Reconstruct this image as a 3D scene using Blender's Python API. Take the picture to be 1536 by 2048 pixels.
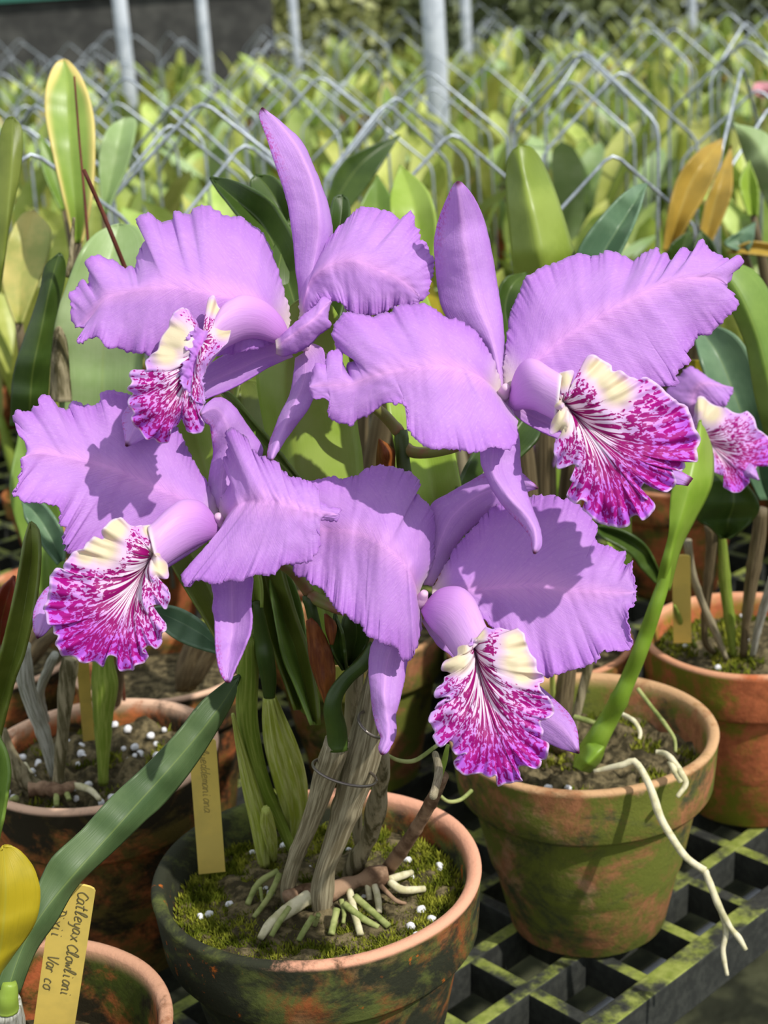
import bpy, bmesh, math, random
from mathutils import Vector, Matrix, noise as mnoise

# ------------------------------------------------------------------ scene, camera, light
for o in list(bpy.data.objects): bpy.data.objects.remove(o)
scn = bpy.context.scene
COL = scn.collection
FPX = 3072.0                                  # focal length in pixels of the 1536 x 2048 frame
PITCH, ROLL, CAMH = math.radians(18.5), math.radians(3.9), 0.618
R0 = Vector((1, 0, 0)); U0 = Vector((0, math.sin(PITCH), math.cos(PITCH)))
FW = Vector((0, math.cos(PITCH), -math.sin(PITCH)))
RC = R0 * math.cos(ROLL) - U0 * math.sin(ROLL)
UC = R0 * math.sin(ROLL) + U0 * math.cos(ROLL)
CAM = Vector((0, 0, CAMH))
cd = bpy.data.cameras.new('camera'); cam = bpy.data.objects.new('camera', cd); COL.objects.link(cam)
cam.matrix_world = Matrix(((RC.x, UC.x, -FW.x, CAM.x), (RC.y, UC.y, -FW.y, CAM.y), (RC.z, UC.z, -FW.z, CAM.z), (0, 0, 0, 1)))
cd.sensor_fit = 'VERTICAL'; cd.sensor_height = 36.0; cd.lens = 36.0 * FPX / 2048.0
cd.clip_start = 0.02; cd.clip_end = 100
cd.dof.use_dof = True; cd.dof.focus_distance = 0.745; cd.dof.aperture_fstop = 13.0
scn.camera = cam

SUN = Vector((0.50, -0.47, 0.73)).normalized()
sl = bpy.data.lights.new('sun', 'SUN'); sl.energy = 4.1; sl.angle = math.radians(0.8); sl.color = (1.0, 0.955, 0.88)
so = bpy.data.objects.new('sun', sl); COL.objects.link(so)
so.rotation_euler = SUN.to_track_quat('Z', 'Y').to_euler(); so.location = (1.5, -1.4, 3)
w = bpy.data.worlds.new('world'); scn.world = w; w.use_nodes = True
bg = w.node_tree.nodes['Background']; bg.inputs[0].default_value = (0.88, 0.95, 1.0, 1); bg.inputs[1].default_value = 0.88
vs = scn.view_settings; vs.view_transform = 'Standard'; vs.look = 'None'; vs.exposure = 0.0; vs.gamma = 1.0
vs.use_curve_mapping = False

# ------------------------------------------------------------------ geometry helpers
def ray(px, py): return FW + RC * ((px - 768) / FPX) + UC * ((1024 - py) / FPX)
def P(px, py, d): return CAM + ray(px, py) * d
def PZ(px, py, z):
    v = ray(px, py); return CAM + v * ((z - CAMH) / v.z)
def dep(p): return (p - CAM).dot(FW)

CROP = dict(O=(0, 0, 1), R1=(100, 180, 1.92), R2=(600, 340, 1.641), A=(130, 400, 3.84), B=(500, 200, 3.84), C=(240, 560, 3.657),
            D=(500, 560, 3.84), E=(600, 580, 3.2), F=(980, 460, 2.954), G=(1060, 680, 3.227), H=(10, 760, 3.491),
            I=(50, 980, 3.84), J=(340, 780, 4.267), K=(340, 1000, 4.267), L=(580, 920, 4.8), M=(820, 920, 3.2),
            N=(700, 1150, 3.2), Q1=(360, 1180, 2.743), Q2=(0, 1640, 4.267), Q3=(0, 1000, 3.102), Q4=(0, 100, 2.926),
            Q5=(860, 220, 2.272), Q6=(1000, 840, 2.694), Q7=(880, 1500, 2.341), Q8=(400, 600, 2.56))
def K(*args):
    """K('A', 'x,y x,y ...', 'B', '...') -> list of photo coordinates"""
    out = []
    for c, s in zip(args[::2], args[1::2]):
        x0, y0, k = CROP[c]
        for t in s.split():
            a = t.split(',')
            q = [x0 + float(a[0]) / k, y0 + float(a[1]) / k]
            if len(a) > 2: q.append(float(a[2]) / k)
            out.append(tuple(q))
    return out

def catmull(pts, n, closed=False):
    """resample a polyline to n points, evenly by arc length, through a Catmull-Rom curve"""
    P_ = [Vector(p) for p in pts]
    m = len(P_)
    if m == 1: return [P_[0].copy() for _ in range(n)]
    dense = []
    segs = m if closed else m - 1
    sub = 10
    for i in range(segs):
        if closed: a, b, c, d = P_[(i - 1) % m], P_[i], P_[(i + 1) % m], P_[(i + 2) % m]
        else: a, b, c, d = P_[max(i - 1, 0)], P_[i], P_[i + 1], P_[min(i + 2, m - 1)]
        for j in range(sub):
            t = j / sub; t2 = t * t; t3 = t2 * t
            dense.append(0.5 * ((2 * b) + (c - a) * t + (2 * a - 5 * b + 4 * c - d) * t2 + (3 * b - a - 3 * c + d) * t3))
    dense.append(P_[0].copy() if closed else P_[-1].copy())
    cum = [0.0]
    for i in range(1, len(dense)): cum.append(cum[-1] + (dense[i] - dense[i - 1]).length)
    T = cum[-1] or 1.0
    out = []; k = 0
    cnt = n if closed else n - 1
    for i in range(n):
        s = T * i / cnt
        while k < len(cum) - 2 and cum[k + 1] < s: k += 1
        l = cum[k + 1] - cum[k]
        f = (s - cum[k]) / l if l > 1e-9 else 0
        out.append(dense[k].lerp(dense[k + 1], min(max(f, 0), 1)))
    return out

def lin(vals, u):
    if not isinstance(vals, (list, tuple)): return vals
    if len(vals) == 1: return vals[0]
    x = u * (len(vals) - 1); i = min(int(x), len(vals) - 2); f = x - i
    f = f * f * (3 - 2 * f) if len(vals) > 2 else f
    return vals[i] * (1 - f) + vals[i + 1] * f

def mesh_obj(name, verts, faces, mat, parent=None, uvs=None, smooth=True, cols=None, thick=0.0, subs=0):
    me = bpy.data.meshes.new(name)
    me.from_pydata([tuple(v) for v in verts], [], faces)
    if smooth: me.polygons.foreach_set('use_smooth', [True] * len(me.polygons))
    if uvs is not None:
        uvl = me.uv_layers.new(name='UVMap')
        buf = []
        for l in me.loops: buf.extend(uvs[l.vertex_index])
        uvl.data.foreach_set('uv', buf)
    if cols is not None:
        ca = me.color_attributes.new('mask', 'FLOAT_COLOR', 'POINT')
        buf = []
        for c in cols: buf.extend((c[0], c[1], c[2], 1.0))
        ca.data.foreach_set('color', buf)
    for m in (mat if isinstance(mat, (list, tuple)) else [mat]): me.materials.append(m)
    me.update()
    o = bpy.data.objects.new(name, me); COL.objects.link(o)
    if parent is not None: adopt(o, parent)
    if subs:
        s = o.modifiers.new('subd', 'SUBSURF'); s.levels = s.render_levels = subs
    if thick:
        s = o.modifiers.new('solid', 'SOLIDIFY'); s.thickness = thick; s.offset = 0.0
    return o

WPOS = {}
def wpos(o):
    p = Vector(o.location) if o.parent is None else Vector(WPOS.get(o.name, (0, 0, 0)))
    return p
def adopt(o, parent):
    """child keeps its world placement (all parents are unrotated while building)"""
    wp = Vector(o.location)
    base = WPOS.get(parent.name, Vector((0, 0, 0)))
    o.parent = parent
    o.location = wp - base
    WPOS[o.name] = wp

def thing(name, loc, label, cat, group=None):
    o = bpy.data.objects.new(name, None); COL.objects.link(o); o.location = loc
    o.empty_display_size = 0.05
    WPOS[o.name] = Vector(loc)
    o['label'] = label; o['category'] = cat
    if group: o['group'] = group
    return o
def tag(o, label, cat, group=None):
    o['label'] = label; o['category'] = cat
    if group: o['group'] = group
    return o
def struct(o): o['kind'] = 'structure'; return o

def grid_faces(nr, nc, off=0, closed=False):
    f = []
    for i in range(nr - 1):
        for j in range(nc - 1):
            a = off + i * nc + j
            f.append((a, a + 1, a + nc + 1, a + nc))
        if closed:
            a = off + i * nc + nc - 1
            f.append((a, off + i * nc, off + (i + 1) * nc, a + nc))
    return f

def blade_data(mid, Lp, Rp, dm, dL, dR, nu=70, nv=14, ruf=0.0, freq=9, rufp=3.6, jit=0.0, seed=0, pw=1.6, wr=0.0):
    """surface from a midrib and two traced margins; dm/dL/dR = distances from the lens plane along the length"""
    rnd = random.Random(seed)
    Mi, Le, Ri = catmull(mid, nu), catmull(Lp, nu), catmull(Rp, nu)
    ph = [rnd.uniform(0, 6.28) for _ in range(8)]
    def wave(s, side):
        k = 0.0 if side < 0 else 40.0
        q = s * freq * 2.1 + k + seed * 3.7
        amp = 0.6 + 0.8 * abs(mnoise.noise(Vector((q * 0.23, 5.5, seed))))
        return amp * (1.7 * mnoise.noise(Vector((q, 0.5, seed))) + 0.9 * mnoise.noise(Vector((q * 2.3, 8.5, seed))) + 0.45 * mnoise.noise(Vector((q * 5.1, 3.5, seed))))
    V = []; UV = []
    for i in range(nu):
        u = i / (nu - 1)
        env = min(1.0, u * 4.0)
        for j in range(-nv, nv + 1):
            v = abs(j) / nv
            E = Le[i] if j < 0 else Ri[i]
            m = Mi[i]
            x = m.x + (E.x - m.x) * v; y = m.y + (E.y - m.y) * v
            d0 = lin(dm, u); d1 = lin(dL if j < 0 else dR, u)
            d = d0 + (d1 - d0) * v ** pw
            sd = -1 if j < 0 else 1
            if ruf: d += ruf * env * v ** rufp * wave(u, sd)
            if wr: d += wr * mnoise.noise(Vector((u * 26 + seed * 7.3, v * 4 * sd, seed * 1.7))) * min(1, u * 6)
            if jit and v > 0.6:
                q = (v - 0.6) / 0.4
                x += jit * q * mnoise.noise(Vector((u * 95, sd * 3.1, seed + 0.5)))
                y += jit * q * mnoise.noise(Vector((u * 95, sd * 3.1, seed + 9.5)))
                q2 = max(0.0, (v - 0.85) / 0.15) * 0.6 * jit
                x += q2 * mnoise.noise(Vector((u * 230, sd * 2.1, seed + 1.5))); y += q2 * mnoise.noise(Vector((u * 230, sd * 2.1, seed + 4.5)))
            V.append(P(x, y, d)); UV.append((u, 0.5 + 0.5 * sd * v if j else 0.5))
    return V, grid_faces(nu, 2 * nv + 1), UV

def blade(name, mid, Lp, Rp, dm, dL, dR, mat, parent, thick=0.0007, **kw):
    V, F_, UV = blade_data(mid, Lp, Rp, dm, dL, dR, **kw)
    return mesh_obj(name, V, F_, mat, parent, uvs=UV, thick=thick)

def tube_data(pts, rad, seg=12, rib=0, ribd=0.0, off=0, cap=True):
    n = len(pts); V = []; UV = []
    up = Vector((0, 0.3, 1))
    prev = None
    for i in range(n):
        t = (pts[min(i + 1, n - 1)] - pts[max(i - 1, 0)])
        t = t.normalized() if t.length > 1e-9 else Vector((0, 0, 1))
        if prev is None:
            a = t.cross(Vector((0, 1, 0.1)));
            if a.length < 1e-3: a = t.cross(Vector((1, 0, 0)))
            a.normalize()
        else:
            a = (prev - t * prev.dot(t)).normalized()
        prev = a; b = t.cross(a)
        r = rad[i] if isinstance(rad, (list, tuple)) else rad
        for j in range(seg):
            th = 2 * math.pi * j / seg
            rr = r * (1 + ribd * math.cos(rib * th)) if rib else r
            V.append(pts[i] + a * (math.cos(th) * rr) + b * (math.sin(th) * rr)); UV.append((i / (n - 1), j / seg))
    Fc = grid_faces(n, seg, off, closed=True)
    if cap:
        Fc.append(tuple(off + j for j in range(seg))[::-1]); Fc.append(tuple(off + (n - 1) * seg + j for j in range(seg)))
    return V, Fc, UV

def stem(name, path, d, mat, parent, n=24, seg=14, rib=0, ribd=0.0, knob=0.0, wob=0.0, nodes=(), ws=1.0):
    """path: [(px,py,width px)], d: distance list -> tapered round stem"""
    c = catmull([(p[0], p[1], p[2]) for p in path], n)
    pts = []; rad = []
    for i, q in enumerate(c):
        u = i / (n - 1); dd = lin(d, u)
        p = P(q.x, q.y, dd)
        r = 0.5 * q.z / FPX * dd * ws
        for nd in nodes: r *= 1 + 0.14 * math.exp(-((u - nd) / 0.02) ** 2)
        if wob: r *= 1 + wob * mnoise.noise(Vector((u * 9, path[0][0] * 0.1, 3)))
        pts.append(p); rad.append(r)
    V, Fc, UV = tube_data(pts, rad, seg, rib, ribd)
    return mesh_obj(name, V, Fc, mat, parent, uvs=UV)

def wtube(name, pts, r, mat, parent=None, n=None, seg=8):
    pp = [Vector(p) for p in pts]
    if n: pp = catmull(pp, n)
    V, Fc, UV = tube_data(pp, r, seg)
    return mesh_obj(name, V, Fc, mat, parent, uvs=UV)

def lathe(prof, seg=72, wob=0.0, seed=0):
    V = []; UV = []
    for i, (r, z) in enumerate(prof):
        for j in range(seg):
            th = 2 * math.pi * j / seg
            rr = r + (wob * mnoise.noise(Vector((math.cos(th) * 1.7, math.sin(th) * 1.7, z * 30 + seed))) if wob else 0)
            V.append(Vector((math.cos(th) * rr, math.sin(th) * rr, z))); UV.append((j / seg, i / len(prof)))
    return V, grid_faces(len(prof), seg, 0, closed=True), UV

def box_data(cx, cy, cz, sx, sy, sz, rz=0.0, bev=0.0):
    bm = bmesh.new(); bmesh.ops.create_cube(bm, size=1)
    bmesh.ops.scale(bm, vec=(sx, sy, sz), verts=bm.verts)
    if bev: bmesh.ops.bevel(bm, geom=bm.edges[:], offset=bev, segments=2, affect='EDGES', profile=0.6)
    bmesh.ops.rotate(bm, matrix=Matrix.Rotation(rz, 3, 'Z'), verts=bm.verts)
    bmesh.ops.translate(bm, vec=(cx, cy, cz), verts=bm.verts)
    bm.verts.index_update()
    V = [v.co.copy() for v in bm.verts]; Fc = [tuple(v.index for v in f.verts) for f in bm.faces]
    bm.free(); return V, Fc

def copy_obj(o, parent=None):
    c = o.copy(); COL.objects.link(c); c.parent = parent; return c
def copy_tree(o, parent=None):
    c = copy_obj(o, parent)
    for ch in o.children: copy_tree(ch, c)
    return c

# ------------------------------------------------------------------ materials
def srgb(r, g, b):
    f = lambda c: (c / 255 / 12.92) if c <= 10 else ((c / 255 + 0.055) / 1.055) ** 2.4
    return (f(r), f(g), f(b), 1)
class NT:
    def __init__(s, name):
        s.m = bpy.data.materials.new(name); s.m.use_nodes = True; s.t = s.m.node_tree
        s.b = s.t.nodes['Principled BSDF']; s.out = s.t.nodes['Material Output']
    def n(s, typ, **kw):
        nd = s.t.nodes.new(typ)
        for k, v in kw.items(): setattr(nd, k, v)
        return nd
    def l(s, a, b): s.t.links.new(a, b)
    def coord(s, kind='Object', scale=(1, 1, 1), loc=(0, 0, 0)):
        tc = s.n('ShaderNodeTexCoord'); mp = s.n('ShaderNodeMapping')
        mp.inputs['Scale'].default_value = scale; mp.inputs['Location'].default_value = loc
        s.l(tc.outputs[kind], mp.inputs[0]); return mp.outputs[0]
    def noise(s, vec, scale=5, detail=3, rough=0.55, dist=0.0):
        nd = s.n('ShaderNodeTexNoise'); nd.inputs['Scale'].default_value = scale; nd.inputs['Detail'].default_value = detail
        nd.inputs['Roughness'].default_value = rough; nd.inputs['Distortion'].default_value = dist
        if vec is not None: s.l(vec, nd.inputs['Vector'])
        return nd.outputs['Fac']
    def ramp(s, fac, stops, interp='LINEAR'):
        nd = s.n('ShaderNodeValToRGB'); nd.color_ramp.interpolation = interp
        el = nd.color_ramp.elements
        while len(el) < len(stops): el.new(0.5)
        for e, (p, c) in zip(el, stops):
            e.position = p; e.color = c if len(c) == 4 else (*c, 1)
        s.l(fac, nd.inputs[0]); return nd.outputs[0]
    def val(s, x):
        nd = s.n('ShaderNodeValue'); nd.outputs[0].default_value = x; return nd.outputs[0]
    def math(s, op, a, b=None, clamp=False):
        nd = s.n('ShaderNodeMath', operation=op); nd.use_clamp = clamp
        for i, x in enumerate((a, b)):
            if x is None: continue
            if isinstance(x, (int, float)): nd.inputs[i].default_value = x
            else: s.l(x, nd.inputs[i])
        return nd.outputs[0]
    def sstep(s, x, a, b):
        nd = s.n('ShaderNodeMapRange'); nd.interpolation_type = 'SMOOTHSTEP'
        nd.inputs[1].default_value = a; nd.inputs[2].default_value = b; s.l(x, nd.inputs[0]); return nd.outputs[0]
    def mix(s, fac, a, b):
        nd = s.n('ShaderNodeMix', data_type='RGBA')
        for i, x in ((0, fac), (6, a), (7, b)):
            if isinstance(x, (int, float)): nd.inputs[i].default_value = x
            elif isinstance(x, tuple): nd.inputs[i].default_value = x
            else: s.l(x, nd.inputs[i])
        return nd.outputs[2]
    def bump(s, h, strength=0.3, dist=0.001):
        nd = s.n('ShaderNodeBump'); nd.inputs['Strength'].default_value = strength; nd.inputs['Distance'].default_value = dist
        s.l(h, nd.inputs['Height']); s.l(nd.outputs[0], s.b.inputs['Normal']); return nd.outputs[0]
    def color(s, c):
        if isinstance(c, tuple): s.b.inputs['Base Color'].default_value = c
        else: s.l(c, s.b.inputs['Base Color'])
    def rough(s, r): s.b.inputs['Roughness'].default_value = r
    def spec(s, v): s.b.inputs['Specular IOR Level'].default_value = v
    def translucent(s, col, amount, normal=None):
        tr = s.n('ShaderNodeBsdfTranslucent')
        if isinstance(col, tuple): tr.inputs[0].default_value = col
        else: s.l(col, tr.inputs[0])
        if normal is not None: s.l(normal, tr.inputs['Normal'])
        mx = s.n('ShaderNodeMixShader'); mx.inputs[0].default_value = amount
        s.l(s.b.outputs[0], mx.inputs[1]); s.l(tr.outputs[0], mx.inputs[2]); s.l(mx.outputs[0], s.out.inputs[0])

def petal_mat(name, c_main, c_mid, c_edge, c_base, vein=(150, 7), long=False, tip=None, trans=0.3):
    m = NT(name); uv = m.coord('UV'); sx = m.n('ShaderNodeSeparateXYZ'); m.l(uv, sx.inputs[0])
    u, v = sx.outputs[0], sx.outputs[1]
    a = m.math('ABSOLUTE', m.math('MULTIPLY', m.math('SUBTRACT', v, 0.5), 2.0))
    vv = m.n('ShaderNodeCombineXYZ')                 # veins leave the midrib at an acute angle and curve to the margin
    k = 0.34 if vein[0] > vein[1] else 0.0
    m.l(m.math('MULTIPLY', m.math('SUBTRACT', u, m.math('MULTIPLY', m.math('POWER', a, 0.8), k)), vein[0]), vv.inputs[0])
    m.l(m.math('MULTIPLY', v, vein[1]), vv.inputs[1])
    n1 = m.noise(vv.outputs[0], 1.0, 3, 0.6, 0.9)
    fine = m.noise(m.coord('Object'), 620, 3, 0.65)
    mott = m.noise(m.coord('Object'), 60, 3, 0.6)
    c = m.mix(m.sstep(a, 0.0, 0.3), c_mid, c_main)
    c = m.mix(m.math('MULTIPLY', m.math('SUBTRACT', 1.0, m.sstep(a, 0.01, 0.05)), 0.5), c, (min(1, c_mid[0] * 1.2), min(1, c_mid[1] * 1.2), 0.95, 1))
    c = m.mix(m.math('MULTIPLY', m.sstep(a, 0.55, 1.0), 0.8), c, c_edge)
    c = m.mix(m.math('MULTIPLY', m.sstep(n1, 0.48, 0.66), 0.36), c, c_edge)
    c = m.mix(m.math('MULTIPLY', m.sstep(fine, 0.52, 0.7), 0.3), c, (min(1, c_main[0] * 1.25), min(1, c_main[1] * 1.35), min(1, c_main[2] * 1.1), 1))
    c = m.mix(m.math('MULTIPLY', m.sstep(mott, 0.5, 0.75), 0.2), c, c_mid)
    c = m.mix(m.math('SUBTRACT', 1.0, m.sstep(u, 0.0, 0.13)), c, c_base)
    if tip:
        spk = m.noise(m.coord('Object', loc=(1, 2, 3)), 700, 2, 0.5)
        mk = m.math('MULTIPLY', m.math('MULTIPLY', m.sstep(u, 0.55, 0.85), m.sstep(v, 0.25, 0.02)), m.sstep(spk, 0.50, 0.58))
        c = m.mix(m.math('MULTIPLY', mk, 0.6), c, srgb(190, 30, 140))
        c = m.mix(m.sstep(u, 0.965, 0.995), c, tip)
    m.color(c); m.rough(0.52); m.spec(0.25)
    h = m.math('ADD', m.math('MULTIPLY', n1, 1.0), m.math('MULTIPLY', fine, 0.9))
    nb = m.bump(h, 0.3, 0.0008)
    m.translucent(c, trans, nb)
    m.b.inputs['Sheen Weight'].default_value = 0.12
    return m.m

LIL = srgb(203, 150, 227); LIL_MID = srgb(226, 168, 236); LIL_EDGE = srgb(188, 124, 219); LIL_BASE = srgb(222, 205, 205)
M_PETAL = petal_mat('petal_lilac', LIL, LIL_MID, LIL_EDGE, LIL_BASE)
M_SEPAL = petal_mat('sepal_lilac', srgb(206, 156, 230), srgb(216, 166, 234), srgb(190, 130, 220), srgb(214, 170, 220), vein=(2.5, 42), tip=srgb(90, 22, 60))

def tube_mat():
    m = NT('lip_tube_pink'); uv = m.coord('UV'); sx = m.n('ShaderNodeSeparateXYZ'); m.l(uv, sx.inputs[0])
    vv = m.n('ShaderNodeMapping'); m.l(uv, vv.inputs[0]); vv.inputs['Scale'].default_value = (3, 40, 1)
    n1 = m.noise(vv.outputs[0], 1.0, 3, 0.6)
    c = m.mix(m.sstep(sx.outputs[0], 0.0, 0.9), srgb(216, 150, 232), srgb(226, 178, 238))
    c = m.mix(m.math('MULTIPLY', m.sstep(n1, 0.5, 0.7), 0.25), c, srgb(200, 130, 222))
    c = m.mix(m.sstep(sx.outputs[0], 0.93, 1.0), c, srgb(236, 222, 230))
    m.color(c); m.rough(0.42); m.spec(0.3); nb = m.bump(n1, 0.25, 0.0008); m.translucent(c, 0.28, nb); return m.m
M_TUBE = tube_mat()

def lip_mat():
    m = NT('lip_veined'); uv = m.coord('UV'); sx = m.n('ShaderNodeSeparateXYZ'); m.l(uv, sx.inputs[0])
    u, r = sx.outputs[0], sx.outputs[1]
    at = m.n('ShaderNodeVertexColor'); at.layer_name = 'mask'
    sc = m.n('ShaderNodeSeparateColor'); m.l(at.outputs[0], sc.inputs[0])
    cream, margin, deep = sc.outputs[0], sc.outputs[1], sc.outputs[2]
    def mapped(su, sr, off=0.0):
        cb = m.n('ShaderNodeCombineXYZ'); m.l(m.math('MULTIPLY', u, su), cb.inputs[0]); m.l(m.math('MULTIPLY', r, sr), cb.inputs[1])
        cb.inputs[2].default_value = off; return cb.outputs[0]
    stripe = m.noise(mapped(78, 1.9), 1.0, 1.5, 0.5, 0.3)
    speck = m.noise(mapped(125, 17, 4.0), 1.0, 2.0, 0.6, 0.5)
    fade = m.sstep(r, 0.40, 0.72)
    pat = m.math('ADD', m.math('MULTIPLY', stripe, m.math('SUBTRACT', 1.0, fade)), m.math('MULTIPLY', speck, fade))
    # more colour outward, none in the cream eyes or at the pale margin
    thr = m.math('ADD', 0.485, m.math('MULTIPLY', cream, 0.5))
    thr = m.math('ADD', thr, m.math('MULTIPLY', margin, 0.11))
    thr = m.math('ADD', thr, m.math('MULTIPLY', m.math('SUBTRACT', 1.0, m.sstep(r, 0.0, 0.45)), 0.035))
    thr = m.math('SUBTRACT', thr, m.math('MULTIPLY', deep, 0.03))
    on = m.sstep(m.math('SUBTRACT', pat, thr), -0.012, 0.022)
    ground = m.mix(m.sstep(r, 0.3, 0.8), srgb(245, 232, 246), srgb(224, 176, 240))
    ground = m.mix(m.math('MULTIPLY', deep, 0.9), ground, srgb(196, 92, 226))
    ground = m.mix(m.math('MULTIPLY', margin, 0.75), ground, m.mix(deep, srgb(210, 156, 238), srgb(196, 100, 228)))
    ground = m.mix(m.math('MULTIPLY', cream, 0.92), ground, srgb(230, 218, 176))
    mag = m.mix(m.sstep(r, 0.5, 1.0), srgb(156, 8, 112), srgb(176, 14, 140))
    c = m.mix(on, ground, mag)
    rim = m.sstep(r, 0.972, 0.995)
    c = m.mix(m.math('MULTIPLY', rim, 0.7), c, srgb(238, 214, 246))
    m.color(c); m.rough(0.5); m.spec(0.25)
    ridg = m.noise(mapped(70, 4, 8.0), 1.0, 3, 0.6)
    nb = m.bump(ridg, 0.3, 0.001); m.translucent(c, 0.26, nb); return m.m
M_LIP = lip_mat()
def plain(name, col, rough=0.5, spec=0.3, nsc=0, col2=None, bump=0.0, bdist=0.001, stretch=(1, 1, 1), thr=(0.4, 0.65), kind='Object', metal=0.0, det=4):
    m = NT(name)
    if nsc:
        n1 = m.noise(m.coord(kind, stretch), nsc, det, 0.6)
        m.color(m.mix(m.sstep(n1, *thr), col, col2 or col))
        if bump: m.bump(n1, bump, bdist)
    else: m.color(col)
    m.rough(rough); m.spec(spec); m.b.inputs['Metallic'].default_value = metal; return m.m
M_COLUMN = plain('column_cream', srgb(214, 180, 204), 0.5)
def leaf_mat(name, c1, c2, c_back=None, edge=None, rough=0.38, rnd=0.0, trans=0.12, spots=False):
    m = NT(name); uv = m.coord('UV'); sx = m.n('ShaderNodeSeparateXYZ'); m.l(uv, sx.inputs[0])
    a = m.math('ABSOLUTE', m.math('MULTIPLY', m.math('SUBTRACT', sx.outputs[1], 0.5), 2.0))
    vv = m.n('ShaderNodeMapping'); m.l(uv, vv.inputs[0]); vv.inputs['Scale'].default_value = (2.5, 30, 1)
    n1 = m.noise(vv.outputs[0], 1.0, 3, 0.6)
    n2 = m.noise(m.coord('Object'), 22, 4, 0.62)
    c = m.mix(m.sstep(n2, 0.35, 0.7), c1, c2)
    c = m.mix(m.math('MULTIPLY', m.sstep(n1, 0.5, 0.7), 0.25), c, c2)
    c = m.mix(m.math('MULTIPLY', m.math('SUBTRACT', 1.0, m.sstep(a, 0.0, 0.06)), 0.2), c, srgb(160, 176, 84))
    if edge:
        c = m.mix(m.sstep(m.math('ADD', a, m.math('MULTIPLY', m.sstep(sx.outputs[0], 0.75, 1.0), 0.5)), 0.62, 1.1), c, edge)
    if spots:
        n3 = m.noise(m.coord('Object'), 60, 2, 0.5); c = m.mix(m.sstep(n3, 0.72, 0.76), c, srgb(70, 50, 25))
    if rnd:
        oi = m.n('ShaderNodeObjectInfo'); hs = m.n('ShaderNodeHueSaturation')
        mr = m.n('ShaderNodeMapRange'); mr.inputs[3].default_value = 0.5 - 0.035 * rnd; mr.inputs[4].default_value = 0.5 + 0.018 * rnd
        m.l(oi.outputs['Random'], mr.inputs[0]); m.l(mr.outputs[0], hs.inputs['Hue'])
        fr = m.math('FRACT', m.math('MULTIPLY', oi.outputs['Random'], 17.3))
        mr2 = m.n('ShaderNodeMapRange'); mr2.inputs[3].default_value = 1 - 0.38 * rnd; mr2.inputs[4].default_value = 1 + 0.30 * rnd
        m.l(fr, mr2.inputs[0]); m.l(mr2.outputs[0], hs.inputs['Value']); m.l(c, hs.inputs['Color']); c = hs.outputs[0]
    m.color(c); m.rough(rough); m.spec(0.4)
    nb = m.bump(m.math('ADD', n1, m.math('MULTIPLY', n2, 0.4)), 0.2, 0.0008)
    if trans: m.translucent(c, trans, nb)
    return m.m
M_LF_GREEN = leaf_mat('leaf_green', srgb(104, 134, 52), srgb(128, 156, 70))
M_LF_BRIGHT = leaf_mat('leaf_bright', srgb(140, 168, 56), srgb(160, 184, 84), trans=0.2)
M_LF_OLIVE = leaf_mat('leaf_olive', srgb(92, 106, 34), srgb(122, 134, 56))
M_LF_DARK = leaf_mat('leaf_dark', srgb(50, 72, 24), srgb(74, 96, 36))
M_LF_BLUE = leaf_mat('leaf_blue_green', srgb(82, 112, 84), srgb(112, 140, 108))
M_LF_PALE = leaf_mat('leaf_pale_glaucous', srgb(140, 166, 106), srgb(166, 186, 136))
M_LF_STRAP = leaf_mat('leaf_strap', srgb(66, 90, 52), srgb(90, 112, 70), rough=0.45)
M_LF_YEDGE = leaf_mat('leaf_yellow_edged', srgb(124, 152, 60), srgb(146, 170, 78), edge=srgb(228, 206, 124))
M_LF_YELLOW = leaf_mat('leaf_yellow', srgb(184, 164, 36), srgb(138, 132, 30), trans=0.2)
M_LF_ORANGE = leaf_mat('leaf_ochre', srgb(186, 154, 66), srgb(156, 132, 58), trans=0.2)
M_LF_CREAM = leaf_mat('leaf_cream', srgb(214, 198, 120), srgb(160, 170, 90), trans=0.2, spots=True)
M_LF_RED = leaf_mat('leaf_red_brown', srgb(120, 44, 24), srgb(92, 40, 24))
M_LF_BACK = leaf_mat('leaf_background', srgb(158, 178, 84), srgb(186, 200, 116), rnd=1.0, trans=0.22)
M_LF_BACK2 = leaf_mat('leaf_background_olive', srgb(122, 142, 56), srgb(154, 168, 82), rnd=1.0, trans=0.2)
M_LF_SPOT = leaf_mat('leaf_spotted', srgb(116, 136, 44), srgb(140, 158, 66), spots=True)
M_LF_LIME = leaf_mat('leaf_lime', srgb(122, 156, 44), srgb(144, 172, 64), trans=0.15)

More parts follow.
